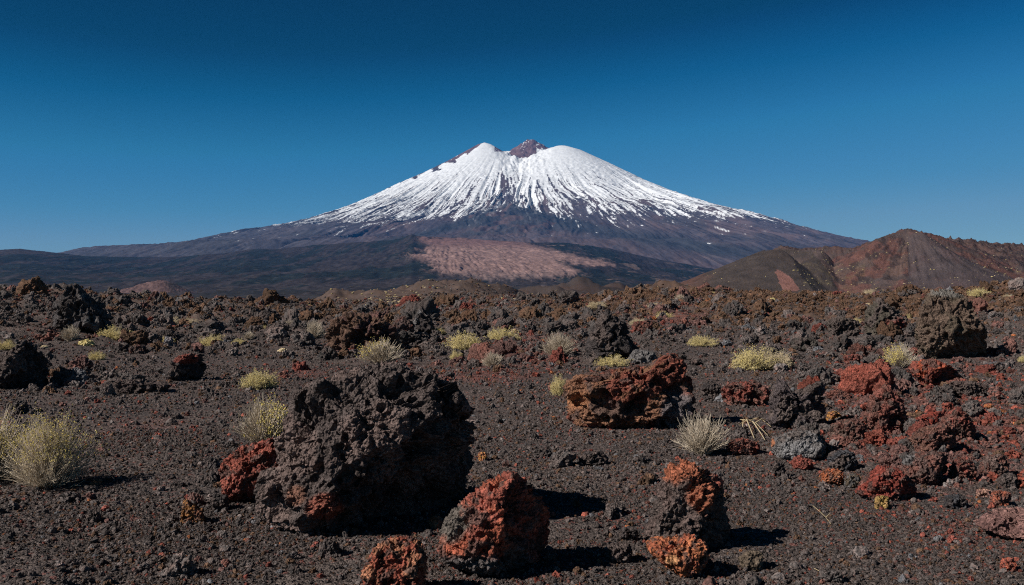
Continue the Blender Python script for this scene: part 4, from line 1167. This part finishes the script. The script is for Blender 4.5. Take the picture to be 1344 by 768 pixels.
# ------------------------------------------------------------------ the volcano
def build_volcano():
    D0 = 15000.0; K = D0 / F
    lx = [636, 627, 585, 547, 494, 460, 418, 380, 339, 312, 301, 255, 205, 172, 137, 60, -50]
    lv = [187, 189.5, 212, 230, 253, 268, 282, 294, 303.5, 305.5, 308, 321, 330, 333, 336, 350, 388]
    rx = [737, 745, 764, 805, 845, 886, 940, 993, 1050, 1103, 1140, 1200, 1320]
    rv = [191, 192, 197.6, 216.5, 236, 252, 270.5, 283.5, 301, 315, 323, 343, 396]
    # the cone bulges towards the viewer, so its ridge profile lies a little below the seen outline
    lv = [v_ + float(np.interp(u_, [60, 137, 172, 255, 300, 380, 460, 547, 636], [8, 3, 4.5, 7, 8, 7, 5.5, 3, 0])) for u_, v_ in zip(lx, lv)]
    rv = [v_ + float(np.interp(u_, [737, 805, 886, 940, 1050, 1103, 1140, 1200], [0, 2, 5, 6, 7.5, 7.5, 7, 6])) for u_, v_ in zip(rx, rv)]
    lr = [(636 - a) * K for a in lx]; lz = [elev(a, D0) for a in lv]
    rr_ = [(a - 737) * K for a in rx]; rz = [elev(a, D0) for a in rv]
    cxL, cxR = px2x(636, D0), px2x(737, D0)
    us = np.linspace(-120, 1380, 1700); ys = np.concatenate([np.linspace(6400, 11500, 200)[:-1], np.linspace(11500, 15400, 560), np.linspace(15400, 19000, 50)[1:]])
    Y, U = np.meshgrid(ys, us, indexing='ij'); X = (U - CX) * K
    # relief
    rL = np.hypot(X - cxL, Y - D0); rR = np.hypot(X - cxR, Y - D0)
    thL = np.arctan2(X - cxL, -(Y - D0)); thR = np.arctan2(X - cxR, -(Y - D0))
    wob = fbm2(X / 1500, Y / 1500, 2, 900) * .022
    def gully(th, r, seed):
        a = 1 - np.abs(fbm2((th + wob) * 9, r / 6000, 2, seed)) * 2
        b = 1 - np.abs(fbm2((th + wob) * 24, r / 2500, 3, seed + 5)) * 2
        c_ = 1 - np.abs(fbm2((th + wob) * 60, r / 1300, 2, seed + 9)) * 2
        md = np.clip(.55 + 1.1 * fbm2(th * 4.5, r / 2500, 2, seed + 14), .1, 1.3)
        return .75 + (a * .5 + b * .32 + c_ * .2 - .75) * md
    tL = np.arctan2(X - cxL - 260, -(Y - D0 - 420)); tR = np.arctan2(X - cxR + 420, -(Y - D0 - 750))
    gL = gully(tL, rL, 910); gR = gully(tR, rR, 940)
    zL = np.interp(rL, lr, lz); zR = np.interp(rR, rr_, rz)
    amp = lambda r: 120 * smooth(300, 2500, r) * (1 - .55 * smooth(2800, 6000, r))
    side = np.minimum(np.abs(thL), np.abs(thR)); calm = .35 + .65 * smooth(1.6, 1.2, np.abs(thL))
    zL = zL + (gL - .75) * amp(rL) * (.35 + .65 * smooth(1.62, 1.25, np.abs(thL)))
    smoothdome = 1 - .85 * np.exp(-((thR - .05) / .6) ** 2) * smooth(2300, 1100, rR)
    zR = zR + (gR - .75) * amp(rR) * (.35 + .65 * smooth(1.62, 1.25, np.abs(thR))) * smoothdome
    k = 130.0
    inn = np.exp(-((X - .5 * (cxL + cxR) + 60) / 420) ** 2) * smooth(600, -900, -(Y - D0) * -1 - 0) if False else np.exp(-((X - .5 * (cxL + cxR)) / 330) ** 2)
    Z = np.where(zL > zR, zL, zR) + k * np.log1p(np.exp(-np.abs(zL - zR) / k)) * inn * .30
    Z = Z + inn * smooth(1500, 2000, Z) * (np.abs(fbm2(X / 220, Y / 600, 4, 955)) * 70 - 25)
    # saddle between the two tops and the dark crag behind it
    sx = px2x(680, D0)
    sad = elev(199, D0 + 250) - ((Y - D0 - 250) / 260) ** 2 * 40 - (np.clip(np.abs(X - sx) - 330, 0, None)) * .9 - np.clip(-(Y - D0 - 150), 0, None) * .6
    crg = elev(181.5, D0 + 350) - np.hypot(X - px2x(697, D0 + 350), Y - D0 - 350) * .62 + fbm2(X / 90, Y / 90, 3, 960) * 22
    crg = np.minimum(crg, elev(181.5, D0 + 350))
    Z = np.maximum.reduce([Z, sad, crg])
    iscrag = crg >= Z - 1
    # dark buttress low on the front and a knob
    bx, by = px2x(676, 12300), 12300
    bt = elev(268, 12300) - np.hypot((X - bx) * .62, (Y - by) * .5) * .52
    bt = bt + (1 - np.abs(fbm2(X / 300, Y / 500, 3, 970)) * 2) * 45
    isb = bt > Z
    Z = np.maximum(Z, bt)
    kb = elev(295, 11500) - np.hypot(X - px2x(655, 11500), (Y - 11500) * .6) * .42
    isk = (kb > Z); Z = np.maximum(Z, kb)
    Z = Z + fbm2(X / 420, Y / 420, 4, 980) * 12 * smooth(2150, 1500, Z) + fbm2(X / 60, Y / 60, 2, 985) * 7 * smooth(300, 1200, np.minimum(rL, rR))
    # the hump on the far left shoulder stays as in the profile
    Z = np.maximum(Z, -30)
    # snow
    vs = CY - (Z - EYE) * F / Y
    useL = zL > zR
    th = np.where(useL, tL, tR); r = np.where(useL, rL, rR); gg = np.where(useL, gL, gR)
    st1 = fbm2((th + wob * .6) * 34, r / 2600, 3, 990); st2 = fbm2((th + wob) * 110, r / 700, 3, 991); st3 = fbm2((th + wob) * 260, r / 330, 2, 993)
    pat = fbm2(X / 130, Z / 90, 3, 992)
    line = 1085 - 150 * np.clip(np.cos(th), 0, 1) + 50 * np.sin(th * 2.0 + .5) - 60 * smooth(.9, 1.5, th) - 30 * smooth(-.8, -1.4, th) + 90 * np.exp(-((U - 668) / 20) ** 2)
    ln = smooth(.085, .015, np.abs(noise2(th * 13 + .35 * noise2(th * 3, r / 900, 961), r / 5200, 962))) + .7 * smooth(.07, .01, np.abs(noise2(th * 31 + .4 * noise2(th * 5, r / 600, 963), r / 2600, 964)))
    hf = fbm2(X / 34, Z / 26, 3, 965)
    s = (Z - line) / 560 - 1.5 * ln * smooth(2080, 1650, Z) * smooth(-.3, .3, pat + .3) + .45 * hf * smooth(1700, 1250, Z) + st1 * .85 + st2 * .62 + st3 * .50 - .5 * smooth(line + 20, line - 180, Z) + pat * .40 + (.62 - gg) * .60
    s = s - 1.0 * smooth(.0, .6, fbm2((th + wob) * 150, r / 450, 3, 957) + .4 * st1 + .3 * pat) * smooth(2000, 1500, Z) * np.where(useL, 1, .55)
    s = s - 2.0 * np.exp(-((U - 662 - (vs - 235) * .25) / 6) ** 2) * smooth(215, 232, vs) * smooth(-.4, .2, st2)
    s = s - .7 * inn * smooth(.05, .45, fbm2(X / 120, Z / 160, 3, 956)) * smooth(2150, 1900, Z) 
    s = s - 3.3 * iscrag
    s = s + .22 + .75 * smooth(1450, 1850, Z) * ~iscrag
    s = s - 4.2 * smooth(.38, .58, -thL + .1 * pat) * smooth(217, 206, vs + 9 * pat + .35 * (U - 600)) * useL - 3.6 * ((U > 649) & (U < 667) & (vs < 199) & (pat > -.25))
    s = s + 2.4 * iscrag * ((U > 704) & (vs > 187) & (pat > .0))
    snow = smooth(-.10, .16, s)
    snow = snow * (1 - isb * .9)
    rock = lerp(np.array([.082, .068, .077]), np.array([.110, .078, .078]), smooth(-.2, .35, fbm2(X / 600, Y / 900, 4, 995))[..., None])
    rock = lerp(rock, np.array([.16, .115, .11]), (smooth(.25, .7, st1 + .5 * pat) * smooth(1100, 600, Z) * .5)[..., None])
    rock = lerp(rock, np.array([.072, .070, .080]), (smooth(600, 420, U) * .7)[..., None])
    rock = lerp(rock, np.array([.055, .052, .056]), (smooth(.1, .5, fbm2(X / 800, Y / 1300, 4, 996)) * .7 * smooth(1100, 800, Z))[..., None])
    rock = lerp(rock, np.array([.05, .05, .053]), (isb * .6)[..., None])
    band = np.exp(-((vs - np.interp(U, [560, 620, 672, 720, 780, 850, 930], [318, 292, 268, 288, 308, 326, 345]) - 3) / np.interp(U, [560, 672, 760, 930], [5, 7, 10, 14])) ** 2)
    rock = lerp(rock, np.array([.038, .041, .046]), (np.clip(band * 1.3 + .25 * pat, 0, 1) * (U > 560) * (U < 940) * .85)[..., None])
    rock = lerp(rock, np.array([.11, .07, .065]), (isb * smooth(.12, .4, fbm2(X / 260, Y / 420, 3, 997)) * .8)[..., None])
    rock = lerp(rock, np.array([.11, .07, .065]), (isk * .7)[..., None])
    rock = lerp(rock, np.array([.17, .10, .10]), (smooth(1800, 2000, Z) * .8)[..., None])
    rock = rock * (1 + .3 * pat + .25 * st2 + .25 * st3)[..., None]
    c = lerp(rock, np.array([.88, .89, .90]), snow[..., None])
    m = terrain_mat("volcano_slopes", .012, 9, .10)
    me = new_mesh("mountain", np.column_stack([X.ravel(), Y.ravel(), Z.ravel()]), grid_faces(*X.shape)[:, ::-1], True, np.clip(c, .02, .92).reshape(-1, 3), m)
    o = link("mountain", me); tag(o, kind="structure")
build_volcano()

# ------------------------------------------------------------------ air
def haze_box():
    x0, x1, y0, y1, z0, z1 = -13000, 13000, -400, 20000, -230, 2420
    v = [(x, y, z) for x in (x0, x1) for y in (y0, y1) for z in (z0, z1)]
    f = [(0, 1, 3, 2), (4, 6, 7, 5), (0, 4, 5, 1), (2, 3, 7, 6), (0, 2, 6, 4), (1, 5, 7, 3)]
    m = bpy.data.materials.new("haze"); m.use_nodes = True; nt = m.node_tree; nt.nodes.clear()
    out = nt.nodes.new("ShaderNodeOutputMaterial"); pv = nt.nodes.new("ShaderNodeVolumePrincipled")
    pv.inputs["Color"].default_value = (.05, .35, 1.0, 1); pv.inputs["Density"].default_value = HAZE; pv.inputs["Anisotropy"].default_value = .0
    nt.links.new(pv.outputs[0], out.inputs["Volume"])
    me = bpy.data.meshes.new("haze"); me.from_pydata(v, [], f); me.update(); me.materials.append(m)
    o = link("haze", me); tag(o, kind="stuff")
HAZE = 1.9e-5
USE_HAZE = True
if USE_HAZE: haze_box()

# ------------------------------------------------------------------ sky, sun, camera
SUN_EL, SUN_AZ = math.radians(36), math.radians(26)      # azimuth measured from the left (-X) towards the camera (-Y)
sd = Vector((-math.cos(SUN_AZ) * math.cos(SUN_EL), -math.sin(SUN_AZ) * math.cos(SUN_EL), math.sin(SUN_EL)))
w = bpy.data.worlds.new("World"); scene.world = w; w.use_nodes = True
nt = w.node_tree; bg = nt.nodes["Background"]
sky = nt.nodes.new("ShaderNodeTexSky"); sky.sky_type = 'NISHITA'; sky.sun_disc = False
sky.sun_elevation = SUN_EL
sky.sun_rotation = math.atan2(sd.x, sd.y)
sky.altitude = 2400; sky.air_density = .75; sky.dust_density = 0.0; sky.ozone_density = 4.0
# the deep polarised grade of the sky: the sky's own values bent by a tone curve
def vmul(src, f):
    m_ = nt.nodes.new("ShaderNodeVectorMath"); m_.operation = 'SCALE'; m_.inputs[3].default_value = f; nt.links.new(src, m_.inputs[0]); return m_.outputs[0]
cv = nt.nodes.new("ShaderNodeRGBCurve"); nt.links.new(vmul(sky.outputs[0], .05), cv.inputs["Color"])
PTS = [[(0, 0), (.047, .0001), (.058, .003), (.076, .028), (.113, .085), (.149, .165), (.35, .38), (1, 1)],
       [(0, 0), (.06, .012), (.0925, .046), (.109, .100), (.141, .200), (.198, .285), (.246, .345), (.5, .6), (1, 1)],
       [(0, 0), (.12, .03), (.185, .11), (.216, .235), (.264, .385), (.329, .46), (.37, .48), (1, .8)]]
for ci_, pts in enumerate(PTS):
    c_ = cv.mapping.curves[ci_]
    while len(c_.points) < len(pts): c_.points.new(.5, .5)
    for p_, q_ in zip(c_.points, pts): p_.location = q_; p_.handle_type = 'VECTOR'
cv.mapping.extend = 'HORIZONTAL'
cv.mapping.update()
nt.links.new(vmul(cv.outputs[0], 20.0), bg.inputs[0]); bg.inputs[1].default_value = .05
ld = bpy.data.lights.new("sun", 'SUN'); ld.energy = 4.9; ld.angle = math.radians(.5); ld.color = (1, .955, .89)
lo = bpy.data.objects.new("sun", ld); COL.objects.link(lo); lo.rotation_euler = sd.to_track_quat('Z', 'Y').to_euler()
lo.location = (-20, 0, 30)
cam = bpy.data.cameras.new("camera"); co = bpy.data.objects.new("camera", cam); COL.objects.link(co)
co.location = (0, 0, EYE); co.rotation_euler = (math.pi / 2, 0, 0)
cam.sensor_width = 36; cam.lens = 36 * F / 1344; cam.clip_start = .05; cam.clip_end = 80000
scene.camera = co
scene.view_settings.view_transform = 'Standard'; scene.view_settings.look = 'None'; scene.view_settings.exposure = 0; scene.view_settings.gamma = 1
scene.view_settings.use_curve_mapping = False
scene.render.engine = 'CYCLES'
scene.cycles.use_denoising = False
scene.cycles.filter_width = 1.1
scene.cycles.max_bounces = 4; scene.cycles.diffuse_bounces = 2; scene.cycles.volume_bounces = 0
